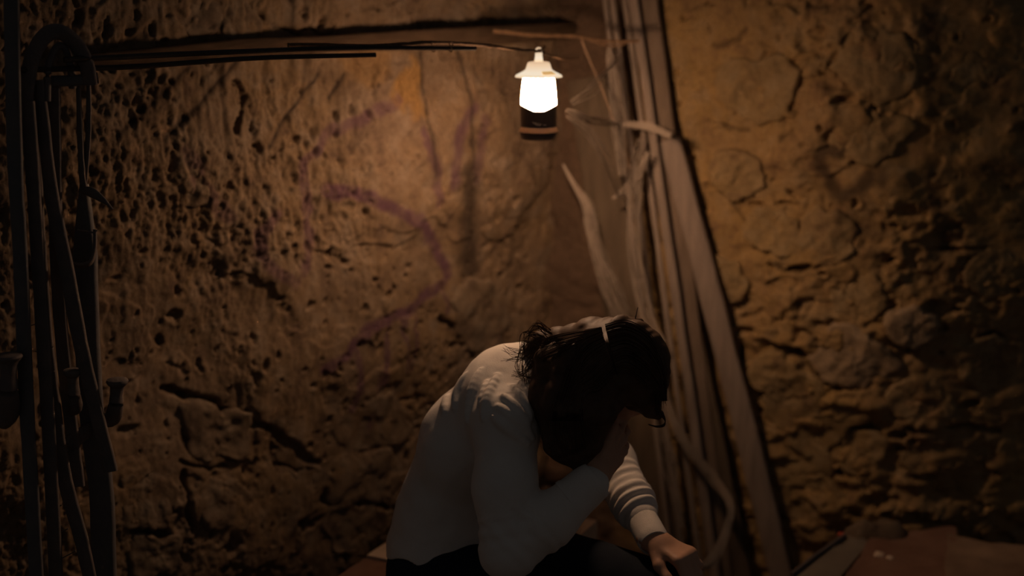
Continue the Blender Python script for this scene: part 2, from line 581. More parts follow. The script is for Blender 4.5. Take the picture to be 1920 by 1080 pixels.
for pts, w, dpt in CR_L:
    wl.crack([L(*p) for p in pts], w, dpt, 0.35)
# thin roots' old channels running down from the timber
for pts, w in (([(789, 96), (793, 180), (795, 260), (800, 330)], 0.0065), ([(856, 96), (863, 160), (872, 230), (880, 320)], 0.006), ([(440, 118), (400, 160), (345, 215), (300, 258)], 0.008),
               ([(352, 125), (300, 170), (240, 225), (200, 258)], 0.009), ([(600, 140), (560, 200), (520, 245), (500, 275)], 0.008), ([(648, 140), (620, 185)], 0.007)):
    d = seg_dist(U + 0.25 * wl.wu, V, [L(*p) for p in pts])
    m = 0.86 * np.exp(-(d / (w * 0.85)) ** 2)
    np.maximum(wl.soot, m, out=wl.soot)
    wl.H -= 0.003 * m
for pts, w, a in (([(735, 190), (693, 205), (658, 226), (616, 250), (588, 282), (563, 303), (560, 338), (567, 377), (574, 426), (567, 479), (560, 505)], 0.017, 0.75),
                  ([(600, 356), (658, 366), (707, 381), (750, 402), (785, 426), (809, 458), (827, 490), (835, 515)], 0.016, 1.0),
                  ([(827, 530), (786, 555), (755, 581), (707, 603), (682, 612), (640, 660), (600, 690)], 0.017, 1.0),
                  ([(503, 395), (479, 433), (475, 468), (496, 507), (545, 525)], 0.016, 0.7), ([(870, 205), (848, 250), (838, 300), (838, 345)], 0.022, 0.85),
                  ([(893, 225), (892, 270), (885, 330)], 0.018, 0.6), ([(780, 250), (797, 300), (808, 372)], 0.014, 0.8), ([(770, 590), (769, 690)], 0.007, 0.9),
                  ([(717, 610), (714, 716)], 0.008, 0.9), ([(830, 543), (833, 590)], 0.007, 0.7), ([(654, 640), (667, 700), (655, 760)], 0.011, 0.8), ([(745, 600), (760, 700)], 0.006, 0.8),
                  ([(707, 700), (700, 770), (690, 800)], 0.014, 0.6), ([(340, 290), (360, 340), (420, 400)], 0.02, 0.55)):
    wl.stroke([L(*p) for p in pts], w * 1.05, a)
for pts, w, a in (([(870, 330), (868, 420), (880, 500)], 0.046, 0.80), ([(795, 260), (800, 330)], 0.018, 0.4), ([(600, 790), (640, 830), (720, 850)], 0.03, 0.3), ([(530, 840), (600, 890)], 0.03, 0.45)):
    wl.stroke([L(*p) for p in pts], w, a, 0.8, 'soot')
pu, pv = L(768, 172)
wl.patch = 0.9 * (1 - sstep(0.6, 1.1, np.hypot((U - pu) / 0.055, (V - pv) / 0.075) + 0.5 * fbm2(U * 16, V * 14, 3, 98)))
pu, pv = L(690, 120)
wl.patch = np.maximum(wl.patch, 0.5 * (1 - sstep(0.5, 1.2, np.hypot((U - pu) / 0.10, (V - pv) / 0.06) + 0.6 * fbm2(U * 14, V * 12, 3, 99))))
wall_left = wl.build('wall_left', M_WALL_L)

# ---- right wall: ochre plaster over rubble
wr = Wall(DIR_R, NRM_R, -0.05, 1.75, 0.0, 2.05, 0.0050, 5)
U, V = wr.U, wr.V
wr.H += 0.024 * fbm2(U * 2.6 + 15, V * 2.6, 3, 61)
wr.base = wr.H.copy()
UB = R(1715, 400)[0]
bend = 0.78 * 0.05 * np.log1p(np.exp(np.clip((U - UB - 0.03 * fbm2(V * 3, V * 0 + 2, 2, 68)) / 0.05, -30, 30)))
wr.H -= bend
wr.base = wr.H.copy()
rough = sstep(-0.2, 0.4, fbm2(U * 4.0, V * 4.6, 3, 62))
wr.H += 0.012 * fbm2(U * 7.5, V * 10, 4, 63, 0.55)
wr.H += (0.0015 + 0.005 * rough) * fbm2(U * 36, V * 46, 3, 64, 0.6)
wr.H -= 0.016 * rough * sstep(0.30, 0.62, fbm2(U * 15 + 3, V * 24, 3, 65))
fl = fbm2(U * 4.2 + 31, V * 5.2 + 17, 4, 66)
wr.H += 0.009 * sstep(0.0, 0.04, fl)
low = 1 - sstep(0.55, 1.05, V)
wr.H += low * 0.020 * fbm2(U * 9, V * 13, 3, 67)
for _ in range(230):
    u, v = rng.uniform(0, 1.6), rng.uniform(0.2, 1.85)
    r = 0.004 + 0.010 * rng.random() ** 3
    wr.pit(u, v, r * rng.uniform(0.8, 1.8), r, 0.010 + r * 0.6, rng.uniform(-0.7, 0.3))
for (x, y, a, b, rot) in [(1490, 362, 17, 6, -0.45), (1790, 478, 50, 6, 0.03), (1470, 655, 42, 13, -0.2), (1390, 665, 10, 28, 0), (1465, 880, 32, 15, 0.1), (1500, 960, 36, 22, 0.2), (1280, 38, 6, 6, 0),
                          (1333, 5, 16, 5, 0), (1382, 162, 6, 6, 0), (1440, 175, 7, 6, 0), (1450, 185, 4, 4, 0), (1590, 75, 22, 6, 0.5), (1590, 185, 22, 8, 0.2), (1640, 205, 8, 10, 0), (1542, 238, 6, 8, 0),
                          (1258, 160, 6, 6, 0), (1276, 195, 5, 5, 0), (1330, 440, 6, 8, 0), (1570, 890, 30, 8, 0.3), (1640, 940, 26, 14, 0.2), (1720, 905, 36, 10, -0.1), (1850, 655, 24, 12, 0),
                          (1560, 800, 10, 8, 0), (1420, 770, 12, 7, 0), (1400, 620, 24, 8, 0.2), (1480, 380, 18, 5, 0.0), (1420, 383, 16, 5, 0.1), (1670, 490, 20, 8, 0.2), (1500, 500, 30, 7, 0.25), (1890, 570, 24, 6, -0.2),
                          (1680, 820, 16, 8, 0.1), (1800, 780, 30, 8, 0.2), (1610, 300, 16, 6, 0.4), (1450, 500, 12, 6, -0.6), (1560, 430, 20, 5, 0.5), (1620, 640, 28, 5, -0.5)]:
    u, v = R(x, y)
    k = pxm(CORNER + DIR_R * u + np.array((0, 0, v)))
    wr.pit(u, v, a * k * 1.08, b * k, 0.014 + 0.6 * min(a, b) * k + 0.01, rot, 0.12)
for pts, w, dpt in (([(1345, 85), (1370, 75), (1396, 68), (1398, 58)], 0.007, 0.014), ([(1330, 222), (1360, 235), (1400, 242)], 0.006, 0.010), ([(1460, 262), (1475, 255), (1483, 245)], 0.006, 0.010),
                    ([(1370, 380), (1410, 430), (1440, 460), (1470, 410)], 0.007, 0.010), ([(1460, 500), (1510, 510), (1560, 490), (1600, 460)], 0.009, 0.014), ([(1520, 610), (1560, 660), (1620, 640)], 0.008, 0.012),
                    ([(1420, 635), (1500, 660), (1540, 710), (1610, 725)], 0.010, 0.016), ([(1700, 815), (1790, 820), (1860, 850)], 0.010, 0.016), ([(1490, 530), (1500, 590)], 0.006, 0.010),
                    ([(1655, 600), (1720, 590), (1760, 620), (1700, 660)], 0.009, 0.012), ([(1400, 800), (1440, 830), (1500, 820)], 0.008, 0.012)):
    wr.crack([R(*p) for p in pts], w, dpt, 0.5)
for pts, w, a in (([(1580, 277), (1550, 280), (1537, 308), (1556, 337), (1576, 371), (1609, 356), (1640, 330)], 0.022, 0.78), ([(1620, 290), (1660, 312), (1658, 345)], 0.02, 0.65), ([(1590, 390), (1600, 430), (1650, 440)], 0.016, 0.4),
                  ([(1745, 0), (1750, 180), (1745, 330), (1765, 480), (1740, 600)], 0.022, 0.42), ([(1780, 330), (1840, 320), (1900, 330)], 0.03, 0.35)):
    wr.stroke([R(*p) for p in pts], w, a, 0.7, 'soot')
pm = 1 - sstep(0.50, 0.75, U)      # the planks lean against a flatter stretch
wr.H = wr.H * (1 - pm) + pm * (0.014 - 0.02 * np.log1p(np.exp(np.clip((0.014 - wr.H) / 0.02, -30, 30))))
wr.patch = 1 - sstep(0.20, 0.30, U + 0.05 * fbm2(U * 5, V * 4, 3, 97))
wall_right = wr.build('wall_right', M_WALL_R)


# ---- stones that stand proud of the plaster: pieces of the walls
def stone(wall, pts, proud, D, Nn, uvf, mat, parent, seed):
    uv = np.array([uvf(*p) for p in pts])
    c = uv.mean(0)
    ang = np.unwrap(np.arctan2(uv[:, 1] - c[1], uv[:, 0] - c[0]))
    rad = np.hypot(uv[:, 0] - c[0], uv[:, 1] - c[1])
    o = np.argsort(np.arctan2(uv[:, 1] - c[1], uv[:, 0] - c[0]))
    ang = np.arctan2(uv[:, 1] - c[1], uv[:, 0] - c[0])[o]; rad = rad[o]
    ang = np.concatenate((ang - 2 * math.pi, ang, ang + 2 * math.pi)); rad = np.concatenate((rad, rad, rad))
    nt_, nr_ = 56, 16
    verts = []; faces = []
    th = np.linspace(-math.pi, math.pi, nt_, endpoint=False)
    rr = np.interp(th, ang, rad) * (1 + 0.12 * noise2(np.cos(th) * 2.2 + seed, np.sin(th) * 2.2 + seed, seed) + 0.09 * noise2(np.cos(th) * 6 + seed, np.sin(th) * 6, seed + 3))
    for i in range(nr_ + 1):
        s = i / nr_
        f = min(1.0, s * 1.12)
        prof = 1 - max(0, (s - 0.80) / 0.20) ** 2.0
        u = c[0] + rr * np.cos(th) * f; v = c[1] + rr * np.sin(th) * f
        ii = np.clip(np.searchsorted(wall.u, u), 0, wall.nu - 1); jj = np.clip(np.searchsorted(wall.v, v), 0, wall.nv - 1)
        h = wall.base[ii, jj] + proud * prof - (1 - prof) * 0.028
        h = h + (0.007 * fbm2(u * 14 + seed, v * 14, 3, 71) + 0.0035 * fbm2(u * 50, v * 44 + seed, 3, 72, 0.6)) * (0.3 + 0.7 * prof)
        p = CORNER + np.outer(u, D) + np.outer(h, Nn); p[:, 2] += v
        verts.append(p)
    v0 = np.concatenate(verts)
    for i in range(nr_):
        for k in range(nt_):
            k2 = (k + 1) % nt_
            q = (i * nt_ + k, i * nt_ + k2, (i + 1) * nt_ + k2, (i + 1) * nt_ + k)
            faces.append(q if np.dot(np.cross(D, (0, 0, 1.0)), Nn) > 0 else q[::-1])
    me = grid_mesh('stone', v0, np.array(faces))
    me.materials.append(mat)
    ob = bpy.data.objects.new('stone', me)
    COL.objects.link(ob)
    ob.parent = parent
    return ob


def box_pts(x0, y0, x1, y1, j, r):
    n = []
    for (x, y) in ((x0, y0), ((x0 + x1) / 2, y0), (x1, y0), (x1, (y0 + y1) / 2), (x1, y1), ((x0 + x1) / 2, y1), (x0, y1), (x0, (y0 + y1) / 2)):
        n.append((x + r.uniform(-j, j), y + r.uniform(-j, j)))
    return n


r2 = random.Random(5)
ST_R = [[(1597, 606), (1650, 640), (1690, 690), (1640, 715), (1545, 712), (1525, 668)], [(1660, 600), (1735, 585), (1762, 615), (1735, 650), (1690, 645)],
        [(1420, 670), (1500, 690), (1535, 725), (1440, 738), (1405, 700)], [(1420, 745), (1560, 750), (1650, 770), (1600, 800), (1440, 800)],
        [(1660, 745), (1760, 735), (1790, 775), (1700, 795)], [(1440, 920), (1490, 900), (1560, 910), (1600, 960), (1500, 985)], [(1700, 830), (1800, 840), (1850, 880), (1760, 900), (1680, 870)],
        [(1400, 400), (1450, 470), (1500, 485), (1480, 400), (1440, 385)], [(1510, 400), (1600, 420), (1590, 480), (1520, 480)], [(1340, 130), (1420, 110), (1500, 140), (1480, 205), (1370, 210)],
        [(1560, 90), (1680, 60), (1720, 120), (1700, 190), (1600, 170)], [(1560, 215), (1650, 220), (1720, 240), (1690, 270), (1560, 260)], [(1560, 540), (1660, 530), (1650, 585), (1580, 590)],
        [(1780, 130), (1880, 120), (1900, 200), (1800, 240)], [(1800, 520), (1900, 500), (1920, 550), (1830, 570)], [(1790, 680), (1900, 670), (1915, 740), (1800, 745)], [(1400, 840), (1520, 830), (1560, 870), (1420, 870)],
        [(1580, 820), (1660, 830), (1650, 880), (1570, 870)], [(1340, 480), (1390, 500), (1380, 570), (1340, 570)], [(1330, 300), (1400, 290), (1440, 340), (1360, 370)], [(1800, 260), (1890, 255), (1900, 310), (1810, 320)]]
for i, p in enumerate(ST_R):
    stone(wr, p, (0.010 if i < 2 else 0.004) + 0.006 * r2.random(), DIR_R, NRM_R, R, M_STONE_P if i in (0, 1) else M_STONE_R, wall_right, i + 1)
ST_L = [box_pts(222, 885, 305, 988, 6, r2), box_pts(240, 1002, 330, 1075, 8, r2), box_pts(365, 900, 470, 985, 10, r2), box_pts(505, 880, 590, 930, 8, r2), box_pts(610, 958, 720, 1030, 9, r2),
        box_pts(620, 860, 735, 930, 10, r2), box_pts(450, 1000, 560, 1070, 9, r2), box_pts(340, 770, 470, 850, 10, r2), [(660, 770), (760, 760), (775, 800), (700, 835), (640, 830)],
        box_pts(330, 5, 480, 62, 16, r2), box_pts(800, -20, 990, 36, 14, r2), [(840, 560), (930, 550), (960, 600), (850, 605)], box_pts(320, 300, 420, 380, 9, r2),
        [(880, 640), (940, 640), (920, 680), (860, 700)]]
for i, p in enumerate(ST_L):
    stone(wl, p, 0.006 + 0.006 * r2.random(), DIR_L, NRM_L, L, M_STONE_L, wall_left, i + 40)

# ---- floor
gu = np.linspace(-2.2, 2.4, 160); gv = np.linspace(-0.6, 4.6, 180)
GX, GY = np.meshgrid(gu, gv, indexing='ij')
GZ = 0.012 * fbm2(GX * 4, GY * 4, 4, 80) - 0.02
idx = np.arange(GX.size).reshape(GX.shape)
q = np.stack((idx[:-1, :-1], idx[1:, :-1], idx[1:, 1:], idx[:-1, 1:]), -1).reshape(-1, 4)
me = grid_mesh('floor', np.stack((GX, GY, GZ), -1).reshape(-1, 3), q)
me.materials.append(M_FLOOR)
floor = structure(bpy.data.objects.new('floor', me)); COL.objects.link(floor)

# ---------------------------------------------------------------- timber along the left wall
mb = MB()
path = [(150, 118), (300, 104), (450, 92), (620, 82), (780, 74), (930, 66), (1085, 56)]
pts = [onL(x, y, 0.045) for (x, y) in path]
mb.strip(pts, [0.036, 0.042, 0.044, 0.046, 0.048, 0.052, 0.050], 0.03, (0, 0, 1), 0.15, jag=0.004)
tag(mb.build('timber_batten', M_BEAM), 'long dark weathered timber batten fixed high along the pitted left wall', 'batten')

# ---------------------------------------------------------------- planks in the corner
WD = DIR_R


def plank(name, top, bot, Yt, Yb,  # Yt, Yb: how far the ends stand off the wall
          wpx, thick, mat, label, group=None, up=(0, 0), nseg=14, bend=0.0):
    A = onR(*top, Yt); B = onR(*bot, Yb)
    # run on past both ends of the photo: down to the floor, and up when asked
    d = B - A
    if B[2] > 0.0 and bot[1] >= 1000:
        B = A + d * (A[2] + 0.0) / (A[2] - B[2])
    if up[1]:
        A = A - nrm(d) * up[1]
    w0 = wpx * pxm(A); w1 = wpx * pxm(B)
    pts = []
    side = nrm(np.cross(nrm(B - A), NRM_R))
    for i in range(nseg + 1):
        t = i / nseg
        pts.append(A + (B - A) * t + side * bend * math.sin(t * math.pi) + side * 0.0015 * random.uniform(-1, 1))
    mb = MB()
    mb.strip(pts, [w0 + (w1 - w0) * i / nseg for i in range(nseg + 1)], thick, WD, 0.18, jag=0.0012)
    o = mb.build(name, mat)
    return tag(o, label, 'plank' if 'plank' in name or 'panel' in name or 'board' in name else 'lath', group)


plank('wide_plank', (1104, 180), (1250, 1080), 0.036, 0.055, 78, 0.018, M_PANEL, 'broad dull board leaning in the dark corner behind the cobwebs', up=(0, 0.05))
plank('upright_plank', (1212, 0), (1352, 1080), 0.032, 0.050, 46, 0.018, M_PLANK_B, 'brown upright plank reaching the top edge behind the shorter grey plank', up=(0, 0.25))
plank('leaning_plank', (1256, 262), (1464, 1080), 0.040, 0.050, 43, 0.022, M_PLANK, 'grey leaning plank ending below the lantern level, nearest the ochre wall', bend=-0.006)
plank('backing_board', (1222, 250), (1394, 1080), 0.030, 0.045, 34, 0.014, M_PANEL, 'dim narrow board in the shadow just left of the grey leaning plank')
plank('thin_lath', (1134, 0), (1262, 1080), 0.062, 0.085, 9, 0.010, M_PLANK, 'thin pale lath, leftmost of the bundle leaning in the corner', 'laths leaning in the corner', up=(0, 0.18))
plank('thin_lath', (1149, 0), (1285, 1080), 0.062, 0.085, 10, 0.010, M_PLANK, 'thin pale lath, second from the left in the leaning bundle', 'laths leaning in the corner', up=(0, 0.24))
plank('thin_lath', (1172, 0), (1316, 1080), 0.060, 0.085, 10, 0.010, M_PLANK, 'thin pale lath in the middle of the bundle, left of the squarer batten', 'laths leaning in the corner', up=(0, 0.12))
plank('square_batten', (1189, 0), (1342, 1080), 0.060, 0.085, 18, 0.018, M_PLANK, 'squared grey batten between the thin laths and the leaning plank', up=(0, 0.16))


# ---------------------------------------------------------------- rods, twigs
def spline(pts, n):
    """Catmull-Rom through pts, n points per span"""
    P = [np.asarray(p, float) for p in pts]
    P = [2 * P[0] - P[1]] + P + [2 * P[-1] - P[-2]]
    out = []
    for i in range(1, len(P) - 2):
        for k in range(n):
            t = k / n
            a, b, c, d = P[i - 1], P[i], P[i + 1], P[i + 2]
            out.append(0.5 * (2 * b + (c - a) * t + (2 * a - 5 * b + 4 * c - d) * t * t + (3 * b - a - 3 * c + d) * t ** 3))
    out.append(P[-2])
    return out


def rod(name, pts, r0, r1, mat, n=10, wob=0.03, per=8):
    mb = MB()
    sp = spline(pts, per)
    mb.tube(sp, [r0 + (r1 - r0) * i / (len(sp) - 1) for i in range(len(sp))], n, wob=wob)
    return mb


mb = rod('dark_rod', [W(40, 131, 2.58), W(250, 125, 2.70), W(480, 109, 2.83), W(704, 103, 2.96)], 0.0056, 0.0048, M_ROD)
tag(mb.build('dark_rod', M_ROD), 'dark straight rod whose blunt end stops short, lower of the two rods', 'rod', 'dark rods laid over the iron rack')
mb = rod('dark_rod', [W(120, 112, 2.61), W(420, 98, 2.80), W(660, 90, 2.95), W(892, 91, 3.10)], 0.0056, 0.0046, M_ROD)
tag(mb.build('dark_rod', M_ROD), 'dark straight rod reaching nearest the lantern, upper of the two rods', 'rod', 'dark rods laid over the iron rack')
LX, LY0 = 1010, 3.24
tw = thing('bark_twig', W(540, 86, 2.84), 'thin knobbly twig bound along the rod and carrying the lit lantern', 'twig')
mb = rod('x', [W(540, 84, 2.90), W(700, 86, 2.99), W(810, 80, 3.06), W(900, 84, 3.14), W(960, 92, 3.19), W(1012, 97, LY0), W(1021, 100, LY0)], 0.0046, 0.0034, M_TWIG, 8, 0.18, 7)
mb.build('stem', M_TWIG, tw)
mb = rod('x', [W(1008, 97, LY0), W(1020, 90, LY0 - 0.004), W(1021, 86, LY0)], 0.003, 0.002, M_TWIG, 6, 0.1, 3)
mb.build('side_shoot', M_TWIG, tw)
for x in (813, 846):
    mb = MB()
    c = W(x, 88, 3.06)
    ring = [c + np.array((0.004 * math.sin(t * 2), 0.009 * math.cos(t), 0.010 * math.sin(t))) for t in np.linspace(0, 2 * math.pi, 14)]
    mb.tube(ring, 0.0012, 5)
    mb.build('binding', M_STRING, tw)
tw2 = thing('long_twig', W(925, 58, 3.56), 'long reddish twig stretched behind the lantern across the leaning laths', 'twig')
rod('x', [W(925, 58, 3.68), W(1010, 66, 3.70), W(1080, 68, 3.71), W(1120, 76, 3.70), W(1160, 78, 3.69), W(1198, 77, 3.69)], 0.005, 0.0035, M_TWIG, 8, 0.15, 6).build('stem', M_TWIG, tw2)
rod('x', [W(1090, 70, 3.705), W(1125, 82, 3.695), W(1160, 86, 3.69), W(1180, 76, 3.685)], 0.0028, 0.0022, M_TWIG, 6, 0.15, 6).build('side_shoot', M_TWIG, tw2)
mb = rod('x', [W(1090, 74, 3.70), W(1106, 115, 3.70), W(1128, 165, 3.70), W(1150, 225, 3.70)], 0.0024, 0.0018, M_STRING, 6, 0.05, 6)
tag(mb.build('thin_string', M_STRING), 'thin slack string hanging from the long reddish twig to the laths', 'string')
mb = rod('x', [W(1020, 100, 3.21), W(1045, 108, 3.35), W(1060, 112, 3.45), W(1085, 110, 3.55)], 0.0022, 0.0018, M_TWIG, 6, 0.1, 6)
tag(mb.build('thin_tendril', M_TWIG), 'thin dry tendril running back from the lantern hook into the corner', 'tendril')

# ---------------------------------------------------------------- lantern
LC = W(LX, 143, LY0)                    # brim centre
K = pxm(LC)
lan = thing('camping_lantern', LC + np.array((0, 0, -118 * K)), 'small lit lantern with a hat-shaped top and black base hanging from the twig', 'lantern')
CT = -math.pi / 2                        # the side towards the camera


def lobe(t):
    return float(np.clip((1 - abs(math.sin(t - CT))) / 0.74, 0, 1))


mb = MB()
prof = [(29 * K, -3 * K), (30.5 * K, -12 * K), (32.5 * K, -30 * K), (33.5 * K, -48 * K), (33.5 * K, -53 * K)]
mb.lathe(LC, prof, 96, True, lambda t, i: -lobe(t) * 10.5 * K if i == 4 else (-lobe(t) * 6 * K if i == 3 else 0))
mb.build('globe', M_GLOBE, lan)
mb = MB()
mb.lathe(LC, [(26 * K, -5.5 * K), (27 * K, -5 * K), (27 * K, -4 * K), (26 * K, -3.5 * K)], 32)
mb.build('reflector', M_REFL, lan)
mb = MB()
mb.lathe(LC, [(20 * K, 1 * K), (44 * K, -1.5 * K), (44.5 * K, 0.5 * K), (42 * K, 3 * K), (30 * K, 9 * K), (24.5 * K, 13 * K), (21.5 * K, 23 * K), (20 * K, 26 * K), (16 * K, 27 * K), (9 * K, 27.5 * K)], 48)
mb.build('cap', M_CAP, lan)
mb = MB()
mb.lathe(LC, [(8.5 * K, 27 * K), (7 * K, 36 * K), (6.5 * K, 44 * K)], 16)
a = LC + np.array((0, 0, 44 * K))
mb.tube([a + np.array((5 * K * math.cos(t), 0, 3.5 * K + 5.0 * K * math.sin(t))) for t in np.linspace(-0.7, math.pi + 0.7, 14)], 1.6 * K, 8)
mb.build('hanger', M_CAP, lan)
mb = MB()
mb.lathe(LC, [(33 * K, -52 * K), (34.2 * K, -52.5 * K), (34.4 * K, -66 * K), (34.2 * K, -94 * K), (34 * K, -94 * K)], 96, True, lambda t, i: -lobe(t) * 10.5 * K if i < 2 else 0)
mb.build('base', M_BLACK, lan)
mb = MB()
mb.lathe(LC, [(34.0 * K, -94 * K), (34.6 * K, -94.6 * K), (38.2 * K, -103.0 * K), (34.0 * K, -104.5 * K)], 48)
mb.build('band', M_COPPER, lan)
mb = MB()
mb.lathe(LC, [(34 * K, -104 * K), (35 * K, -105 * K), (34.5 * K, -112 * K), (32 * K, -117 * K), (27 * K, -118 * K)], 48)
mb.build('foot', M_BLACK, lan)
# handwritten-looking silver mark on the base
mb = MB()
for path in ([(-12, -83), (-8, -85), (-5, -84), (-3, -87), (0, -85), (2, -88), (5, -86)], [(-10, -84), (-6, -87), (-2, -88.5), (3, -89)], [(8, -88), (11, -88.5), (14, -88)]):
    pp = []
    for (x, z) in path:
        th = CT + x / 34.4
        pp.append(LC + np.array((34.5 * K * math.cos(th), 34.5 * K * math.sin(th), z * K)))
    mb.tube(pp, 0.75 * K, 5)
mb.build('printed_mark', M_SILVER, lan)
# rounded label patch on the brim
mb = MB()
gp = []
for i in range(7):
    for j in range(3):
        th = CT + 0.18 + i * 0.13; rr = 29 + j * 5.5
        z = 9.4 + (rr - 30) / 12 * -6
        gp.append(LC + np.array((rr * K * math.cos(th), rr * K * math.sin(th), (z + 0.5) * K)))
mb.add(gp, [(i * 3 + j, i * 3 + 3 + j, i * 3 + 4 + j, i * 3 + 1 + j) for i in range(6) for j in range(2)])
mb.build('brim_patch', M_AMBER, lan)


# ---------------------------------------------------------------- cobwebs: bundles of fine stretched fibres
def web(mb, path, count, fib=0.0007):
    """path = [(x, y, Y, width px)]; fibres wander across the width of the band"""
    P = [W(x, y, Y) if Y else onR(x, y, 0.125) for (x, y, Y, w) in path]
    sp = spline(P, 7)
    wd = np.interp(np.linspace(0, len(P) - 1, len(sp)), range(len(P)), [p[3] for p in path])
    for _ in range(count):
        a0, b0 = random.uniform(-1, 1), random.uniform(-1, 1)
        ph, am = random.uniform(0, 6.28), random.uniform(0.05, 0.35)
        i0 = 0 if random.random() < 0.75 else random.randint(0, len(sp) // 3)
        i1 = len(sp) if random.random() < 0.75 else random.randint(2 * len(sp) // 3, len(sp))
        pts = []
        for i in range(i0, i1):
            d = nrm(sp[min(i + 1, len(sp) - 1)] - sp[max(i - 1, 0)])
            s = nrm(np.cross(d, (0, 1, 0))); k = wd[i] * pxm(sp[i]) / 2
            pts.append(sp[i] + s * k * (a0 + am * math.sin(ph + i * 0.5)) + np.array((0, 1, 0)) * k * 0.6 * (b0 + am * math.cos(ph + i * 0.4)))
        if len(pts) > 2:
            mb.tube(pts, fib * random.uniform(0.6, 1.5), 3, cap=False)


def cobweb(name, bands, label, group='cobwebs stretched over the planks'):
    mb = MB()
    for path, n in bands:
        web(mb, path, n)
    o = mb.build(name, M_WEB)
    return tag(o, label, 'cobweb', group)


cobweb('cobweb', [([(1056, 308, 0, 3), (1076, 345, 0, 8), (1102, 385, 0, 22), (1112, 440, 0, 24), (1135, 510, 0, 34), (1162, 580, 0, 42), (1185, 625, 0, 42)], 34)],
       'long pale cobweb rope slanting down from below the lantern behind the head')
cobweb('cobweb', [([(1200, 260, 0, 10), (1192, 330, 0, 28), (1187, 420, 0, 24), (1196, 520, 0, 26), (1212, 590, 0, 26), (1240, 645, 0, 16)], 34),
                  ([(1148, 372, 0, 3), (1172, 355, 0, 16), (1196, 325, 0, 22), (1215, 285, 0, 6)], 18)],
       'pale cobweb tuft and trailing strand hanging down the middle laths')
cobweb('cobweb', [([(1242, 690, 0, 6), (1256, 770, 0, 14), (1290, 838, 0, 16), (1340, 900, 0, 16), (1369, 946, 3.56, 12), (1361, 1000, 3.52, 13), (1335, 1050, 3.48, 18), (1304, 1066, 3.45, 12)], 55)],
       'elbowed cobweb strand sagging beside the hand in front of the plank')
cobweb('cobweb', [([(1062, 205, 3.40, 14), (1105, 222, 3.52, 20), (1165, 233, 0, 14), (1215, 238, 0, 12), (1258, 255, 0, 14)], 14), ([(1150, 230, 0, 8), (1215, 238, 0, 12), (1258, 255, 0, 12)], 18)],
       'flat cobweb band stretched level from beside the lantern to the planks')
cobweb('cobweb', [([(1142, 90, 0, 8), (1150, 140, 0, 22), (1160, 220, 0, 28), (1168, 330, 0, 16)], 26), ([(1072, 195, 3.46, 14), (1120, 160, 3.58, 22), (1168, 105, 0, 8)], 7)],
       'faint veil of cobweb over the upper laths right of the lantern')
cobweb('cobweb', [([(1064, 215, 3.42, 10), (1102, 245, 3.52, 24), (1140, 300, 3.62, 24), (1160, 370, 0, 6)], 9)],
       'thin fanned cobweb drooping below the level band right of the lantern')
cobweb('cobweb', [([(1236, 800, 0, 26), (1250, 860, 0, 34), (1262, 910, 0, 22), (1278, 990, 0, 10)], 22)],
       'dim tattered cobweb low on the laths beside the sleeve')

# ---------------------------------------------------------------- iron rack at the left
rk = thing('iron_rack', (W(120, 1080, 2.62)[0], 2.62, 0.0), 'dark rusty iron rack of leaning flat bars with pegs under an arched hoop', 'rack')
VW = nrm((1, -0.12, 0))


def bar(pts, Ys, wpx, thick, mat=M_IRON, name='bar', down=False, per=5):
    P = [W(x, y, Y) for (x, y), Y in zip(pts, Ys)]
    if down:
        d = P[-1] - P[-2]
        P.append(P[-1] + d * (P[-1][2] - 0.0) / max(1e-3, -d[2]))
    sp = spline(P, per)
    wl_ = wpx if hasattr(wpx, '__len__') else [wpx] * len(P)
    if len(wl_) < len(P): wl_ = list(wl_) + [wl_[-1]]
    ws = np.interp(np.linspace(0, len(P) - 1, len(sp)), range(len(P)), wl_) * pxm(P[0])
    mb = MB()
    mb.strip(sp, list(ws), thick, VW, 0.2, jag=0.0006)
    return mb.build(name, mat, rk)


bar([(20, -60), (28, 300), (38, 480), (50, 760), (58, 900)], [2.57, 2.55, 2.54, 2.52, 2.51], 28, 0.010, M_IRON_DARK, down=True)
bar([(52, 190), (62, 340), (76, 560), (92, 820), (104, 1060)], [2.58, 2.57, 2.56, 2.54, 2.53], 26, 0.010, down=True)
bar([(58, 170), (80, 560), (100, 760), (122, 900), (152, 1010), (170, 1090)], [2.61, 2.60, 2.58, 2.57, 2.56, 2.55], [22, 26, 28, 28, 27, 26], 0.010, down=True)
bar([(100, 150), (106, 480), (120, 680), (136, 820), (147, 912)], [2.64, 2.63, 2.62, 2.61, 2.60], 25, 0.010, M_IRON)
bar([(72, 150), (96, 360), (122, 490), (150, 640), (180, 770), (208, 884)], [2.60, 2.595, 2.59, 2.58, 2.57, 2.56], [22, 26, 28, 28, 27, 26], 0.011, M_IRON)
bar([(158, 345), (160, 480), (164, 640), (174, 800), (190, 920), (196, 1070)], [2.68, 2.67, 2.66, 2.65, 2.645, 2.64], [14, 44, 46, 44, 46, 46], 0.020, M_IRON_DARK, 'post', True)
bar([(147, 160), (150, 250), (154, 330), (160, 362)], [2.66, 2.66, 2.66, 2.67], [9, 10, 12, 14], 0.006, M_IRON, 'tie_strip')
bar([(166, 150), (166, 240), (160, 320), (154, 362)], [2.67, 2.67, 2.67, 2.68], [8, 9, 11, 14], 0.006, M_IRON, 'tie_strip')
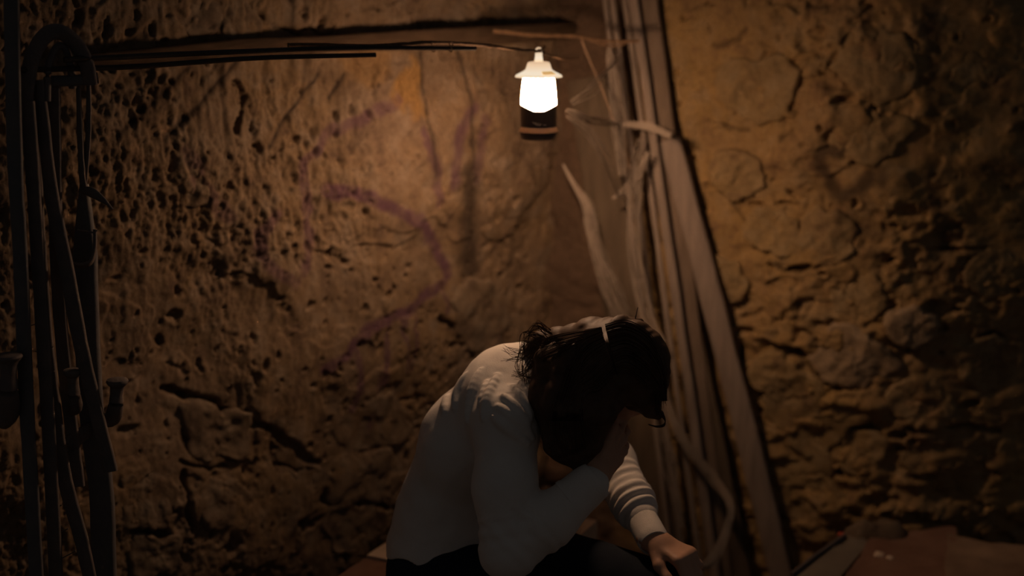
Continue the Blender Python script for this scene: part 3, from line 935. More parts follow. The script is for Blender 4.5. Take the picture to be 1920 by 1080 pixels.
# arched hoop and the smaller one inside it
mb = MB()
hp = spline([W(52, 260, 2.58), W(48, 180, 2.585), W(60, 110, 2.59), (W(84, 68, 2.60)), W(112, 60, 2.61), W(142, 82, 2.63), W(162, 120, 2.64), W(168, 158, 2.65)], 7)
mb.tube(hp, 0.0145, 12, 0.45, hint=(0, 1, 0), wob=0.02)
mb.build('hoop', M_IRON, rk)
mb = MB()
hp = spline([W(88, 190, 2.60), W(90, 130, 2.61), W(104, 92, 2.62), W(120, 88, 2.63), W(132, 120, 2.64), W(136, 165, 2.65)], 7)
mb.tube(hp, 0.007, 8)
mb.build('inner_hoop', M_IRON, rk)
bar([(96, 152), (140, 151), (184, 146)], [2.63, 2.645, 2.66], 14, 0.02, M_IRON_DARK, 'cross_block', per=3).name = 'cross_block'
bar([(126, 834), (152, 816), (182, 795)], [2.60, 2.62, 2.655], 4, 0.012, M_IRON, 'cross_bar', per=3)
mb = MB()
mb.strip([W(126, 834, 2.60), W(152, 816, 2.62), W(182, 797, 2.655)], 0.030, 0.008, (0, 0, 1), 0.2)
mb.build('cross_bar', M_IRON, rk)
# leaf-shaped spur
mb = MB()
mb.strip(spline([W(150, 356, 2.66), W(170, 360, 2.65), W(192, 374, 2.645), W(212, 392, 2.64)], 5), [0.006, 0.010, 0.014, 0.016, 0.018, 0.019, 0.019, 0.018, 0.016, 0.014, 0.012, 0.010, 0.007, 0.005, 0.003, 0.002], 0.006, (0.2, 0, 1), 0.3)
mb.build('spur', M_IRON, rk)
mb = MB()
mb.tube(spline([W(146, 432, 2.645), W(162, 434, 2.635), W(176, 436, 2.635), W(181, 432, 2.64)], 4), [0.003] * 13, 8, 0.6)
mb.build('small_hook', M_IRON, rk)
mb = MB()
mb.strip(spline([W(134, 496, 2.63), W(158, 497, 2.63), W(172, 488, 2.635), W(178, 462, 2.64), W(178, 430, 2.645)], 5), 0.018, 0.006, (0.2, -1, 0.6), 0.25)
mb.build('curved_bracket', M_IRON, rk)


def peg(hx, hy, hw, sx, sy, bx, by, Y):
    """an upright peg on a curved foot, with a flared, ridged head"""
    mb = MB()
    H = W(hx, hy, Y); S_ = W(sx, sy, Y); B = W(bx, by, Y + 0.04)
    k = pxm(H)
    up = np.array((0, 0, 1.0))
    sp = spline([B, B * 0.5 + S_ * 0.5 + np.array((0.006, 0, -0.010)), S_, S_ * 0.5 + H * 0.5, H], 5)
    rr = np.interp(np.linspace(0, 1, len(sp)), (0, 0.35, 0.5, 0.75, 0.92, 1), (hw * 0.34, hw * 0.40, hw * 0.36, hw * 0.30, hw * 0.32, hw * 0.44)) * k
    mb.tube(sp, list(rr), 12)
    mb.lathe(H, [(hw * 0.30 * k, -0.008), (hw * 0.46 * k, -0.002), (hw * 0.52 * k, 0.003), (hw * 0.48 * k, 0.007), (hw * 0.2 * k, 0.010)], 20, True, lambda t, i: 0.0008 * math.sin(t * 10) if i in (2, 3) else 0)
    mb.build('peg', M_IRON, rk)


peg(220, 718, 40, 217, 762, 190, 788, 2.60)
peg(136, 700, 34, 139, 742, 130, 768, 2.58)
peg(16, 672, 50, 16, 735, 6, 790, 2.50)
for (x0, y0, x1, y1, Y) in ((30, 676, 46, 669, 2.55), (40, 724, 56, 716, 2.55), (66, 607, 86, 603, 2.58), (74, 656, 92, 653, 2.58), (80, 704, 94, 699, 2.58), (88, 957, 108, 950, 2.58), (96, 1007, 120, 994, 2.58), (103, 1053, 134, 1036, 2.58)):
    mb = MB()
    mb.tube([W(x0 - 8, y0 + 3, Y), W((x0 + x1) / 2, (y0 + y1) / 2 + 1, Y), W(x1 + 8, y1 - 3, Y)], 0.0012, 6)
    mb.build('wire', M_WIRE, rk)


# ---------------------------------------------------------------- bench under the person
def block(name, corners, z0, z1, mat, parent, seed, amp=0.004, n=14):
    """a worn block with the four plan corners given, slightly uneven top and chipped edges"""
    c = [np.array((p[0], p[1], 0.0)) for p in corners]
    bm = bmesh.new()
    lay = []
    m = n
    for zi in range(6):
        z = z0 + (z1 - z0) * zi / 5
        ring = []
        for e in range(4):
            for k in range(m):
                t = k / m
                p = c[e] * (1 - t) + c[(e + 1) % 4] * t
                ring.append(bm.verts.new((p[0], p[1], z)))
        lay.append(ring)
    nn = len(lay[0])
    for a, b in zip(lay[:-1], lay[1:]):
        for k in range(nn):
            bm.faces.new((a[k], a[(k + 1) % nn], b[(k + 1) % nn], b[k]))
    # top as a grid
    tg = [[None] * (m + 1) for _ in range(m + 1)]
    top = lay[-1]
    for i in range(m + 1):
        for j in range(m + 1):
            if j == 0 and i < m: v = top[i]
            elif i == m and j < m: v = top[m + j]
            elif j == m and i > 0: v = top[2 * m + (m - i)]
            elif i == 0 and j > 0: v = top[(3 * m + (m - j)) % nn]
            else:
                s, t = i / m, j / m
                p = (c[0] * (1 - s) + c[1] * s) * (1 - t) + (c[3] * (1 - s) + c[2] * s) * t
                v = bm.verts.new((p[0], p[1], z1))
            tg[i][j] = v
    for i in range(m):
        for j in range(m):
            bm.faces.new((tg[i][j], tg[i + 1][j], tg[i + 1][j + 1], tg[i][j + 1]))
    bm.faces.new(list(reversed(lay[0])))
    co = np.array([v.co for v in bm.verts])
    dn = noise3(co[:, 0] * 14 + seed, co[:, 1] * 14, co[:, 2] * 14, seed) + 0.5 * noise3(co[:, 0] * 40, co[:, 1] * 40, co[:, 2] * 40 + seed, seed + 1)
    bm.normal_update()
    for v, d in zip(bm.verts, dn):
        v.co += v.normal * float(d) * amp
    bmesh.ops.recalc_face_normals(bm, faces=bm.faces)
    me = bpy.data.meshes.new(name)
    bm.to_mesh(me); bm.free()
    return link(name, me, mat, parent)


def plan(x, y, z):
    d = ray(x, y)
    t = (z - CAM[2]) / d[2]
    return CAM + d * t


ZB = 0.392
E0 = plan(745, 1003, ZB); E1 = plan(688, 1041, ZB)
al = nrm((E1 - E0) * np.array((1, 1, 0))); ac = np.array((-al[1], al[0], 0.0))
if ac[0] < 0: ac = -ac
bench = thing('stone_bench', (E0[0] + 0.1, E0[1] - 0.1, 0), 'low stone bench of pale and reddish slabs under the seated person', 'bench')
A0 = E0 - al * 0.30; A1 = E1
block('pale_slab', [A0, A1, A1 + ac * 0.40, A0 + ac * 0.40], ZB - 0.09, ZB, M_PALE, bench, 3, 0.003)
B0 = E1 + al * 0.012; B1 = E1 + al * 0.30
block('red_slab', [B0, B1, B1 + ac * 0.40, B0 + ac * 0.40], ZB - 0.10, ZB - 0.004, M_RED, bench, 9, 0.004)
block('pedestal', [A0 + ac * 0.03, B1 + ac * 0.03, B1 + ac * 0.36, A0 + ac * 0.36], -0.01, ZB - 0.085, M_GREYST, bench, 12, 0.008)
mb = MB()
hole = plan(741, 1028, ZB)
mb.lathe(hole + np.array((0, 0, 0.001)), [(0.0055, -0.002), (0.0060, 0.001), (0.0035, 0.0025)], 12)
mb.build('knot', M_ROD, bench)

# ---------------------------------------------------------------- stone ledge lower right
ZL = 0.30
led = thing('stone_ledge', (plan(1700, 1040, ZL)[0], plan(1700, 1040, ZL)[1], 0), 'low broken ledge of grey, terracotta and sandy slabs along the foot of the ochre wall', 'ledge')
pL = [plan(1475, 1090, ZL), plan(1600, 992, ZL), plan(1628, 1018, ZL), plan(1560, 1100, ZL)]
block('grey_slab', [pL[0], pL[3], pL[2], pL[1]][::-1], ZL - 0.12, ZL, M_GREYST, led, 21, 0.004)
pR = [plan(1630, 1024, ZL), plan(1660, 985, ZL), plan(1930, 1012, ZL), plan(1960, 1150, ZL), plan(1560, 1120, ZL)]
block('terracotta_slab', [plan(1568, 1112, ZL), plan(1640, 1000, ZL), plan(1790, 992, ZL), plan(1800, 1120, ZL)], ZL - 0.12, ZL + 0.004, M_RED, led, 23, 0.006)
block('sandy_slab', [plan(1770, 1120, ZL), plan(1775, 1006, ZL), plan(1945, 1036, ZL), plan(1975, 1130, ZL)], ZL - 0.12, ZL + 0.010, M_SAND, led, 25, 0.010)
block('plinth', [plan(1490, 1100, ZL), plan(1610, 1000, ZL), plan(1930, 1045, ZL), plan(1960, 1125, ZL)], -0.01, ZL - 0.115, M_GREYST, led, 27, 0.008)
mb = MB()
mb.strip([plan(1484, 1082, ZL) + (0, 0, 0.006), plan(1530, 1046, ZL) + (0, 0, 0.006), plan(1584, 1008, ZL) + (0, 0, 0.006)], 0.012, 0.008, (0, 0, 1), 0.2)
tag(mb.build('metal_strip', M_IRON), 'thin dark metal strip lying along the grey slab edge of the ledge', 'strip')
for (x, y, s, label) in ((1648, 1040, 0.014, 'pale mortar crumb on the terracotta slab, larger of the pair'), (1668, 1046, 0.010, 'pale mortar crumb on the terracotta slab, smaller of the pair')):
    p = plan(x, y, ZL + 0.008)
    mb = MB()
    mb.lathe(p, [(s * 0.5, -s * 0.35), (s, -s * 0.1), (s * 0.8, s * 0.3), (s * 0.3, s * 0.5)], 9, True, lambda t, i: s * 0.15 * math.sin(t * 3 + i))
    tag(mb.build('mortar_crumb', M_PALE), label, 'crumb', 'crumbs on the ledge')
mb = MB()
p = plan(1577, 1006, ZL)
mb.lathe(p, [(0.007, 0.0), (0.009, 0.003), (0.009, 0.008), (0.006, 0.010)], 14)
tag(mb.build('red_cap', M_SCRAP), 'tiny red cap at the far end of the grey slab', 'cap')
# boulder behind, against the wall
for (x, y, a, lab) in ((1640, 962, 0.085, 'dark rounded boulder between the ledge and the ochre wall'), ):
    c = W(x, y + 40, 3.50)
    bm = bmesh.new(); bmesh.ops.create_icosphere(bm, subdivisions=4, radius=1.0)
    for v in bm.verts:
        p = np.array(v.co)
        k = 1 + 0.18 * float(noise3(p[0] * 2 + 3, p[1] * 2, p[2] * 2, 5)) + 0.06 * float(noise3(p[0] * 6, p[1] * 6, p[2] * 6, 6))
        v.co = Vector((c[0] + p[0] * a * 1.25 * k, c[1] + p[1] * a * 0.7 * k, 0.17 + p[2] * (0.19) * k))
    me = bpy.data.meshes.new('boulder'); bm.to_mesh(me); bm.free()
    tag(link('boulder', me, M_STONE_L), lab, 'boulder')


# ---------------------------------------------------------------- implicit surfaces for the figure
class SDF:
    def __init__(self, lo, hi, h):
        self.lo = np.array(lo, float); self.h = h
        self.n = np.ceil((np.array(hi) - self.lo) / h).astype(int) + 1
        self.F = np.full(self.n, 0.12, np.float32)
        self.ax = [self.lo[i] + h * np.arange(self.n[i]) for i in range(3)]

    def box(self, lo, hi):
        s = []
        for i in range(3):
            a = int(np.clip(math.floor((lo[i] - self.lo[i]) / self.h), 0, self.n[i])); b = int(np.clip(math.ceil((hi[i] - self.lo[i]) / self.h) + 1, 0, self.n[i]))
            s.append(slice(a, b))
        return tuple(s)

    def pts(self, s):
        return np.meshgrid(self.ax[0][s[0]], self.ax[1][s[1]], self.ax[2][s[2]], indexing='ij')

    def capsule(self, p0, p1, r0, r1, k=0.02, flat=None, fac=1.0, sub=False, shift=0.0):
        p0 = np.asarray(p0, float); p1 = np.asarray(p1, float); r0 += shift; r1 += shift
        m = max(r0, r1) * max(1.0, fac) + k + 0.02
        s = self.box(np.minimum(p0, p1) - m, np.maximum(p0, p1) + m)
        if any(x.stop <= x.start for x in s): return
        X, Y, Z = self.pts(s)
        d = p1 - p0; L2 = float(d @ d) + 1e-12
        t = np.clip(((X - p0[0]) * d[0] + (Y - p0[1]) * d[1] + (Z - p0[2]) * d[2]) / L2, 0, 1)
        x = X - p0[0] - t * d[0]; y = Y - p0[1] - t * d[1]; z = Z - p0[2] - t * d[2]
        if flat is not None:
            a = nrm(flat); q = (x * a[0] + y * a[1] + z * a[2]) * (1 / fac - 1)
            x = x + q * a[0]; y = y + q * a[1]; z = z + q * a[2]
        D = (np.sqrt(x * x + y * y + z * z) - (r0 + (r1 - r0) * t)).astype(np.float32)
        A = self.F[s]
        if sub:
            D = -D
            hh = np.clip(0.5 - 0.5 * (A - D) / k, 0, 1)
            self.F[s] = A * (1 - hh) + D * hh + k * hh * (1 - hh)
        else:
            hh = np.clip(0.5 + 0.5 * (A - D) / k, 0, 1)
            self.F[s] = A * (1 - hh) + D * hh - k * hh * (1 - hh)

    def ellipsoid(self, c, axes, radii, k=0.02):
        c = np.asarray(c, float); m = max(radii) + k + 0.02
        s = self.box(c - m, c + m)
        X, Y, Z = self.pts(s)
        q = 0
        for a, r in zip(axes, radii):
            q = q + (((X - c[0]) * a[0] + (Y - c[1]) * a[1] + (Z - c[2]) * a[2]) / r) ** 2
        q = np.sqrt(q)
        D = ((q - 1) * min(radii) * (1 + 0.3 * np.clip(q - 1, 0, 1))).astype(np.float32)
        A = self.F[s]
        hh = np.clip(0.5 + 0.5 * (A - D) / k, 0, 1)
        self.F[s] = A * (1 - hh) + D * hh - k * hh * (1 - hh)

    def band(self, w):
        i = np.where(np.abs(self.F) < w)
        return i, self.ax[0][i[0]], self.ax[1][i[1]], self.ax[2][i[2]]

    def chain(self, pts, rad, k=0.02, **kw):
        for i in range(len(pts) - 1):
            self.capsule(pts[i], pts[i + 1], rad[i], rad[i + 1], k, **kw)

    def sample(self, p):
        g = (np.asarray(p) - self.lo) / self.h
        i = np.clip(np.floor(g).astype(int), 0, self.n - 2); t = g - i
        r = 0
        for dx in (0, 1):
            for dy in (0, 1):
                for dz in (0, 1):
                    w = (t[0] if dx else 1 - t[0]) * (t[1] if dy else 1 - t[1]) * (t[2] if dz else 1 - t[2])
                    r += w * float(self.F[i[0] + dx, i[1] + dy, i[2] + dz])
        return r

    def trace(self, x, y, Y0=2.3, Y1=3.4):
        d = ray(x, y); t = Y0 / d[1]
        for _ in range(200):
            p = CAM + d * t
            if np.any(p < self.lo) or np.any(p > self.lo + self.h * (self.n - 2)):
                t += 0.01
                if d[1] * t > Y1: return None
                continue
            v = self.sample(p)
            if v < 0.0008: return p
            t += max(0.0008, min(0.02, v * 0.7))
            if d[1] * t > Y1: return None
        return None

    def mesh(self, name):
        F = self.F
        S_ = F < 0
        nx, ny, nz = F.shape
        cnt = np.zeros((nx - 1, ny - 1, nz - 1), np.int8)
        for dx in (0, 1):
            for dy in (0, 1):
                for dz in (0, 1):
                    cnt += S_[dx:nx - 1 + dx, dy:ny - 1 + dy, dz:nz - 1 + dz]
        act = np.argwhere((cnt > 0) & (cnt < 8))
        vid = np.full(cnt.shape, -1, np.int64)
        vid[act[:, 0], act[:, 1], act[:, 2]] = np.arange(len(act))
        acc = np.zeros((len(act), 3)); num = np.zeros(len(act))
        cor = [(a, b, c) for a in (0, 1) for b in (0, 1) for c in (0, 1)]
        val = {c: F[act[:, 0] + c[0], act[:, 1] + c[1], act[:, 2] + c[2]].astype(float) for c in cor}
        for c in cor:
            for ax in range(3):
                if c[ax]: continue
                e = list(c); e[ax] = 1; e = tuple(e)
                a, b = val[c], val[e]
                m = (a < 0) != (b < 0)
                t = np.where(m, a / np.where(np.abs(a - b) < 1e-12, 1, a - b), 0)
                p = np.tile(np.array(c, float), (len(act), 1)); p[:, ax] += t
                acc[m] += p[m]; num[m] += 1
        V_ = self.lo + (act + acc / num[:, None]) * self.h
        quads = []
        for ax in range(3):
            sl0 = [slice(None)] * 3; sl1 = [slice(None)] * 3
            sl0[ax] = slice(0, -1); sl1[ax] = slice(1, None)
            A, B = S_[tuple(sl0)], S_[tuple(sl1)]
            ed = np.argwhere(A != B)
            o1, o2 = [(1, 2), (2, 0), (0, 1)][ax]
            ok = (ed[:, o1] > 0) & (ed[:, o2] > 0) & (ed[:, o1] < F.shape[o1] - 1) & (ed[:, o2] < F.shape[o2] - 1)
            ed = ed[ok]
            ins = A[ed[:, 0], ed[:, 1], ed[:, 2]]
            q = []
            for (d1, d2) in ((-1, -1), (0, -1), (0, 0), (-1, 0)):
                c = ed.copy(); c[:, o1] += d1; c[:, o2] += d2
                q.append(vid[c[:, 0], c[:, 1], c[:, 2]])
            q = np.stack(q, 1)
            q[~ins] = q[~ins][:, ::-1]
            quads.append(q)
        q = np.concatenate(quads)
        q = q[(q >= 0).all(1)]
        return grid_mesh(name, V_, q)


def part(name, sdf, mat, parent, smooth_it=2):
    me = sdf.mesh(name)
    me.materials.append(mat)
    o = bpy.data.objects.new(name, me)
    COL.objects.link(o)
    o.parent = parent
    o.matrix_parent_inverse = Matrix.Translation(parent.location).inverted()
    if smooth_it:
        md = o.modifiers.new('smooth', 'SMOOTH'); md.iterations = smooth_it; md.factor = 0.5
    return o


# ---------------------------------------------------------------- the person
PSHIFT = -0.02


def Wp(x, y, Y):
    return W(x, y, Y + PSHIFT)


Z = np.array((0, 0, 1.0))
s_sh = nrm((0.38, 0.89, 0.20))          # her left at the shoulders (away from the camera)
s_hp = nrm((0.55, 0.83, 0))          # her left at the hips
f_hp = np.array((s_hp[1], -s_hp[0], 0))
PEL = Wp(850, 1050, 2.86)
person = thing('person', (PEL[0], PEL[1], 0), 'person seated bowed on the bench in a white sweater, one hand over the face', 'person')

spine = [PEL, Wp(862, 940, 2.865), Wp(900, 815, 2.84), Wp(958, 742, 2.81), Wp(1015, 712, 2.78)]
srad = [0.116, 0.102, 0.100, 0.088, 0.058]
sfac = [1.40, 1.36, 1.50, 1.58, 1.3]
SH_N = Wp(950, 796, 2.66); EL_N = Wp(952, 1036, 2.55); WR_N = Wp(1112, 902, 2.59)
SH_F = Wp(1042, 716, 2.98); EL_F = Wp(1146, 866, 2.94); WR_F = Wp(1224, 1012, 2.71)
HD = Wp(1146, 706, 2.72)
bow = math.radians(76)
fac_h = nrm((0.84, -0.54, 0))
h_up = math.cos(bow) * Z + math.sin(bow) * fac_h
h_face = math.cos(bow) * fac_h - math.sin(bow) * Z
h_left = np.cross(h_up, h_face); h_left = nrm(h_left)
if h_left[1] < 0: h_left = -h_left
NECK0 = Wp(1015, 715, 2.78)

HIP_N = PEL - s_hp * 0.085 + f_hp * 0.02; HIP_F = PEL + s_hp * 0.085 + f_hp * 0.02
KN_N = HIP_N + f_hp * 0.41; KN_N[2] = 0.478
KN_F = HIP_F + f_hp * 0.42; KN_F[2] = 0.505
AN_N = KN_N + np.array((0.03, -0.02, 0)); AN_N[2] = 0.075
AN_F = KN_F + np.array((0.02, -0.03, 0)); AN_F[2] = 0.075


def torso(g, sh):
    for i in range(len(spine) - 1):
        g.capsule(spine[i], spine[i + 1], srad[i], srad[i + 1], 0.03, flat=s_sh if i > 1 else s_hp, fac=(sfac[i] + sfac[i + 1]) / 2, shift=sh)
    g.capsule(spine[3], SH_N, 0.080, 0.058, 0.04, shift=sh)
    g.capsule(spine[3], SH_F, 0.080, 0.060, 0.04, shift=sh)


def hand(g, wrist, palm_dir, back_n, thumb_side, curls, tipdirs=None, size=1.0, th_open=0.6):
    """palm, four fingers with three bones each and a thumb; back_n is the normal of the back of the hand"""
    d = nrm(palm_dir); n = nrm(np.asarray(back_n) - d * np.dot(back_n, d)); t = nrm(thumb_side - d * np.dot(thumb_side, d) - n * np.dot(thumb_side, n))
    k = 0.007
    pl = 0.082 * size
    for q, r0, r1 in ((-0.026, 0.011, 0.0105), (-0.009, 0.0125, 0.011), (0.009, 0.0130, 0.011), (0.026, 0.0125, 0.0105)):
        g.capsule(wrist + t * q * 0.6 * size, wrist + d * pl + t * q * size, r0 * size, r1 * size, 0.012)
    g.capsule(wrist - d * 0.010, wrist + d * 0.02, 0.0265 * size, 0.0255 * size, 0.015, flat=n, fac=0.85)
    lens = [(0.040, 0.024, 0.019), (0.045, 0.028, 0.020), (0.041, 0.026, 0.019), (0.032, 0.020, 0.017)]
    joints = []
    for j, q in enumerate((0.026, 0.009, -0.009, -0.026)):
        p = wrist + d * (pl * (1.0 if j < 3 else 0.93)) + t * q * size
        a = 0.0
        rr = [0.0092, 0.0082, 0.0074, 0.0062]
        if j == 3: rr = [x * 0.86 for x in rr]
        spread = (0.10, 0.03, -0.04, -0.12)[j]
        for b in range(3):
            a += curls[j][b]
            dr = nrm((d + t * spread) * math.cos(a) - n * math.sin(a))
            p2 = p + dr * lens[j][b] * size
            g.capsule(p, p2, rr[b] * size, rr[b + 1] * size, k)
            p = p2
        joints.append(p)
    # thumb leaves the side of the palm near its base
    p = wrist + d * 0.022 * size + t * 0.022 * size - n * 0.004
    td = nrm(d * 0.75 + t * th_open - n * 0.35)
    p1 = p + td * 0.040 * size
    p2 = p1 + nrm(d * 0.9 + t * th_open * 0.45 - n * 0.35) * 0.032 * size
    p3 = p2 + nrm(d * 0.95 + t * th_open * 0.1 - n * 0.45) * 0.026 * size
    g.chain([p, p1, p2, p3], [0.0145 * size, 0.0115 * size, 0.0098 * size, 0.0078 * size], k)
    return joints, n, t


# -- body: one continuous skin surface
lo = np.array((-0.38, 2.28, -0.03)); hi = np.array((0.64, 3.16, 1.18))
g = SDF(lo, hi, 0.0042)
torso(g, -0.016)
g.chain([SH_N, EL_N], [0.044, 0.036], 0.02); g.chain([EL_N, WR_N], [0.036, 0.024], 0.015)
g.chain([SH_F, EL_F], [0.044, 0.036], 0.02); g.chain([EL_F, WR_F], [0.036, 0.024], 0.015)
for (a, b, c) in ((HIP_N, KN_N, AN_N), (HIP_F, KN_F, AN_F)):
    g.chain([a, b], [0.078, 0.052], 0.03); g.chain([b, b * 0.6 + c * 0.4 - f_hp * 0.012, c], [0.050, 0.048, 0.034], 0.02)
    g.capsule(c + np.array((0, 0, -0.03)), c + f_hp * 0.14 + np.array((0, 0, -0.045)), 0.032, 0.022, 0.02)
# neck and head
NK1 = HD - h_up * 0.075 - h_face * 0.020
g.chain([NECK0, NK1], [0.052, 0.050], 0.03)
g.ellipsoid(HD + h_up * 0.020 - h_face * 0.012, (h_up, h_face, h_left), (0.098, 0.096, 0.077), 0.02)      # skull
g.ellipsoid(HD - h_up * 0.050 + h_face * 0.042, (h_up, h_face, h_left), (0.072, 0.052, 0.056), 0.03)      # face
g.capsule(HD - h_up * 0.100 + h_face * 0.070, HD - h_up * 0.085 + h_face * 0.045, 0.020, 0.030, 0.02)       # chin
g.capsule(HD - h_up * 0.012 + h_face * 0.088, HD - h_up * 0.046 + h_face * 0.106, 0.008, 0.0125, 0.010)     # nose
for q in (-1, 1):
    g.capsule(HD + h_up * 0.006 + h_face * 0.083 + h_left * q * 0.014, HD + h_up * 0.002 + h_face * 0.072 + h_left * q * 0.046, 0.009, 0.008, 0.012)   # brow
    g.capsule(HD - h_up * 0.016 + h_face * 0.098 + h_left * q * 0.030, HD - h_up * 0.016 + h_face * 0.097 + h_left * q * 0.034, 0.013, 0.013, 0.010, sub=True)  # eye socket
    g.capsule(HD - h_up * 0.045 + h_face * 0.073 + h_left * q * 0.036, HD - h_up * 0.05 + h_face * 0.065 + h_left * q * 0.040, 0.016, 0.014, 0.015)    # cheek
    e = HD - h_up * 0.020 - h_face * 0.006 + h_left * q * 0.076
    g.capsule(e + h_up * 0.022, e - h_up * 0.018, 0.012, 0.009, 0.008, flat=h_left, fac=0.55)                                    # ear
g.capsule(HD - h_up * 0.071 + h_face * 0.094 - h_left * 0.016, HD - h_up * 0.071 + h_face * 0.094 + h_left * 0.016, 0.0060, 0.0060, 0.006)   # lips
g.capsule(HD - h_up * 0.079 + h_face * 0.092 - h_left * 0.013, HD - h_up * 0.079 + h_face * 0.092 + h_left * 0.013, 0.0062, 0.0062, 0.006)
# near hand holds the forehead, its fingers spread into the hair
tip = HD + h_face * 0.105 + h_up * 0.02 - h_left * 0.02
pd = nrm(tip - WR_N)
hand(g, WR_N, pd, nrm(np.array((0.55, -0.80, 0.1))), nrm(np.array((-0.5, 0.2, 0.6))), [(0.05, 0.25, 0.25), (0.0, 0.22, 0.25), (0.05, 0.25, 0.25), (0.10, 0.3, 0.3)], size=0.95, th_open=0.8)
# far hand lies over the knee, fingers bent down
K0 = Wp(1288, 1046, 2.655)
hand(g, WR_F, nrm(K0 - WR_F), nrm(np.array((0.30, -0.35, 0.9))), nrm(np.array((-0.5, -0.8, -0.1))), [(0.85, 0.75, 0.4), (0.80, 0.8, 0.45), (0.75, 0.8, 0.45), (0.7, 0.8, 0.45)], size=0.98, th_open=0.55)
body = part('body', g, M_SKIN, person, 2)
for q in (-1, 1):
    mb = MB()
    c = HD - h_up * 0.016 + h_face * 0.080 + h_left * q * 0.031
    bm = bmesh.new(); bmesh.ops.create_uvsphere(bm, u_segments=14, v_segments=10, radius=0.0115, matrix=Matrix.Translation(Vector(c)))
    me = bpy.data.meshes.new('eye'); bm.to_mesh(me); bm.free()
    link('eye', me, M_WHITE, body)

# -- trousers
g = SDF(lo, hi, 0.0060)
g.capsule(PEL - Z * 0.01, PEL + (spine[1] - PEL) * 0.42, 0.122, 0.112, 0.03, flat=s_hp, fac=1.36)
for (a, b, c) in ((HIP_N, KN_N, AN_N), (HIP_F, KN_F, AN_F)):
    g.chain([a, b], [0.094, 0.067], 0.035); g.chain([b, c + Z * 0.02], [0.066, 0.052], 0.02)
bi, X, Y, ZZ = g.band(0.02)
g.F[bi] += (0.0022 * noise3(X * 26, Y * 26, ZZ * 26, 4) + 0.002 * np.sin((X - 0.4 * ZZ) * 130 + 3 * noise3(X * 9, Y * 9, ZZ * 9, 8)) * (ZZ < 0.52)).astype(np.float32)
part('trousers', g, M_TROUS, person, 2)
for c in (AN_N, AN_F):
    g = SDF(c - np.array((0.16, 0.26, 0.12)), c + np.array((0.32, 0.14, 0.12)), 0.005)
    g.capsule(c + np.array((0, 0, -0.015)), c + f_hp * 0.07 + np.array((0, 0, -0.035)), 0.044, 0.042, 0.02)
    g.capsule(c + f_hp * 0.05 + np.array((0, 0, -0.045)), c + f_hp * 0.17 + np.array((0, 0, -0.055)), 0.038, 0.030, 0.02, flat=Z, fac=0.8)
    g.capsule(c + np.array((0, 0, -0.062)), c + f_hp * 0.18 + np.array((0, 0, -0.068)), 0.042, 0.038, 0.006, flat=Z, fac=0.3)
    part('shoe', g, M_SHOE, person, 1)

# -- sweater: torso and sleeves, with folds raised on it
lo2 = np.array((-0.36, 2.40, 0.44)); hi2 = np.array((0.38, 3.14, 1.12))
g = SDF(lo2, hi2, 0.0028)
torso(g, 0.004)
UP_N = SH_N * 0.5 + EL_N * 0.5 + np.array((-0.004, -0.004, 0))
g.chain([SH_N, UP_N, EL_N], [0.060, 0.058, 0.050], 0.03)
ELW = WR_N - (WR_N - EL_N) * 0.06
g.chain([EL_N, EL_N * 0.5 + ELW * 0.5 - Z * 0.006, ELW], [0.050, 0.049, 0.040], 0.02)
g.chain([SH_F, EL_F], [0.058, 0.052], 0.03)
MF = EL_F * 0.45 + WR_F * 0.55
CF = WR_F - nrm(WR_F - EL_F) * 0.070
g.chain([EL_F, MF, CF], [0.049, 0.043, 0.036], 0.02)
# the hem flares over the waistband
HEM = PEL + (spine[1] - PEL) * 0.42
g.capsule(HEM, HEM + (spine[1] - PEL) * 0.2, 0.126, 0.120, 0.02, flat=s_hp, fac=1.36)
# cut it open below the hem and at the neck
cutd = nrm(PEL - spine[1])
bi = np.where(g.F < 0.03); X, Y, ZZ = g.ax[0][bi[0]], g.ax[1][bi[1]], g.ax[2][bi[2]]
hemn = cutd * 1.0
side_w = (X - PEL[0]) * f_hp[0] + (Y - PEL[1]) * f_hp[1]
plane = (X - HEM[0]) * hemn[0] + (Y - HEM[1]) * hemn[1] + (ZZ - HEM[2]) * hemn[2] - 0.022 + 0.012 * np.sin(side_w * 42 + 1.4)
# only the torso is cut, not the arms that hang lower
def cap_d(p0, p1):
    d = p1 - p0; L2 = float(d @ d)
    t = np.clip(((X - p0[0]) * d[0] + (Y - p0[1]) * d[1] + (ZZ - p0[2]) * d[2]) / L2, 0, 1)
    return np.sqrt((X - p0[0] - t * d[0]) ** 2 + (Y - p0[1] - t * d[1]) ** 2 + (ZZ - p0[2] - t * d[2]) ** 2)
arm = np.minimum(np.minimum(cap_d(SH_N, EL_N), cap_d(EL_N, WR_N)), np.minimum(cap_d(SH_F, EL_F), cap_d(EL_F, WR_F)))
cutm = np.where(arm < 0.068, -1.0, plane)
g.F[bi] = np.maximum(g.F[bi], cutm).astype(np.float32)
bi, X, Y, ZZ = g.band(0.015)
g.F[bi] += (0.0016 * noise3(X * 18, Y * 18, ZZ * 18, 14) + 0.0010 * noise3(X * 46, Y * 46, ZZ * 46, 15)).astype(np.float32)


def fold(px, r, k=0.010, sub=False, embed=0.55):
    P = [g.trace(*p) for p in px]
    P = [p for p in P if p is not None]
    if len(P) < 2: return
    sp = spline(P, 4)
    n_ = len(sp)
    rr = [r * (0.45 + 0.55 * math.sin(math.pi * (i + 0.5) / n_)) for i in range(n_)]
    sp = [p - ray(960, 540) * r * (embed if not sub else -0.1) for p in sp]
    for i in range(n_ - 1):
        g.capsule(sp[i], sp[i + 1], rr[i], rr[i + 1], k, sub=sub)


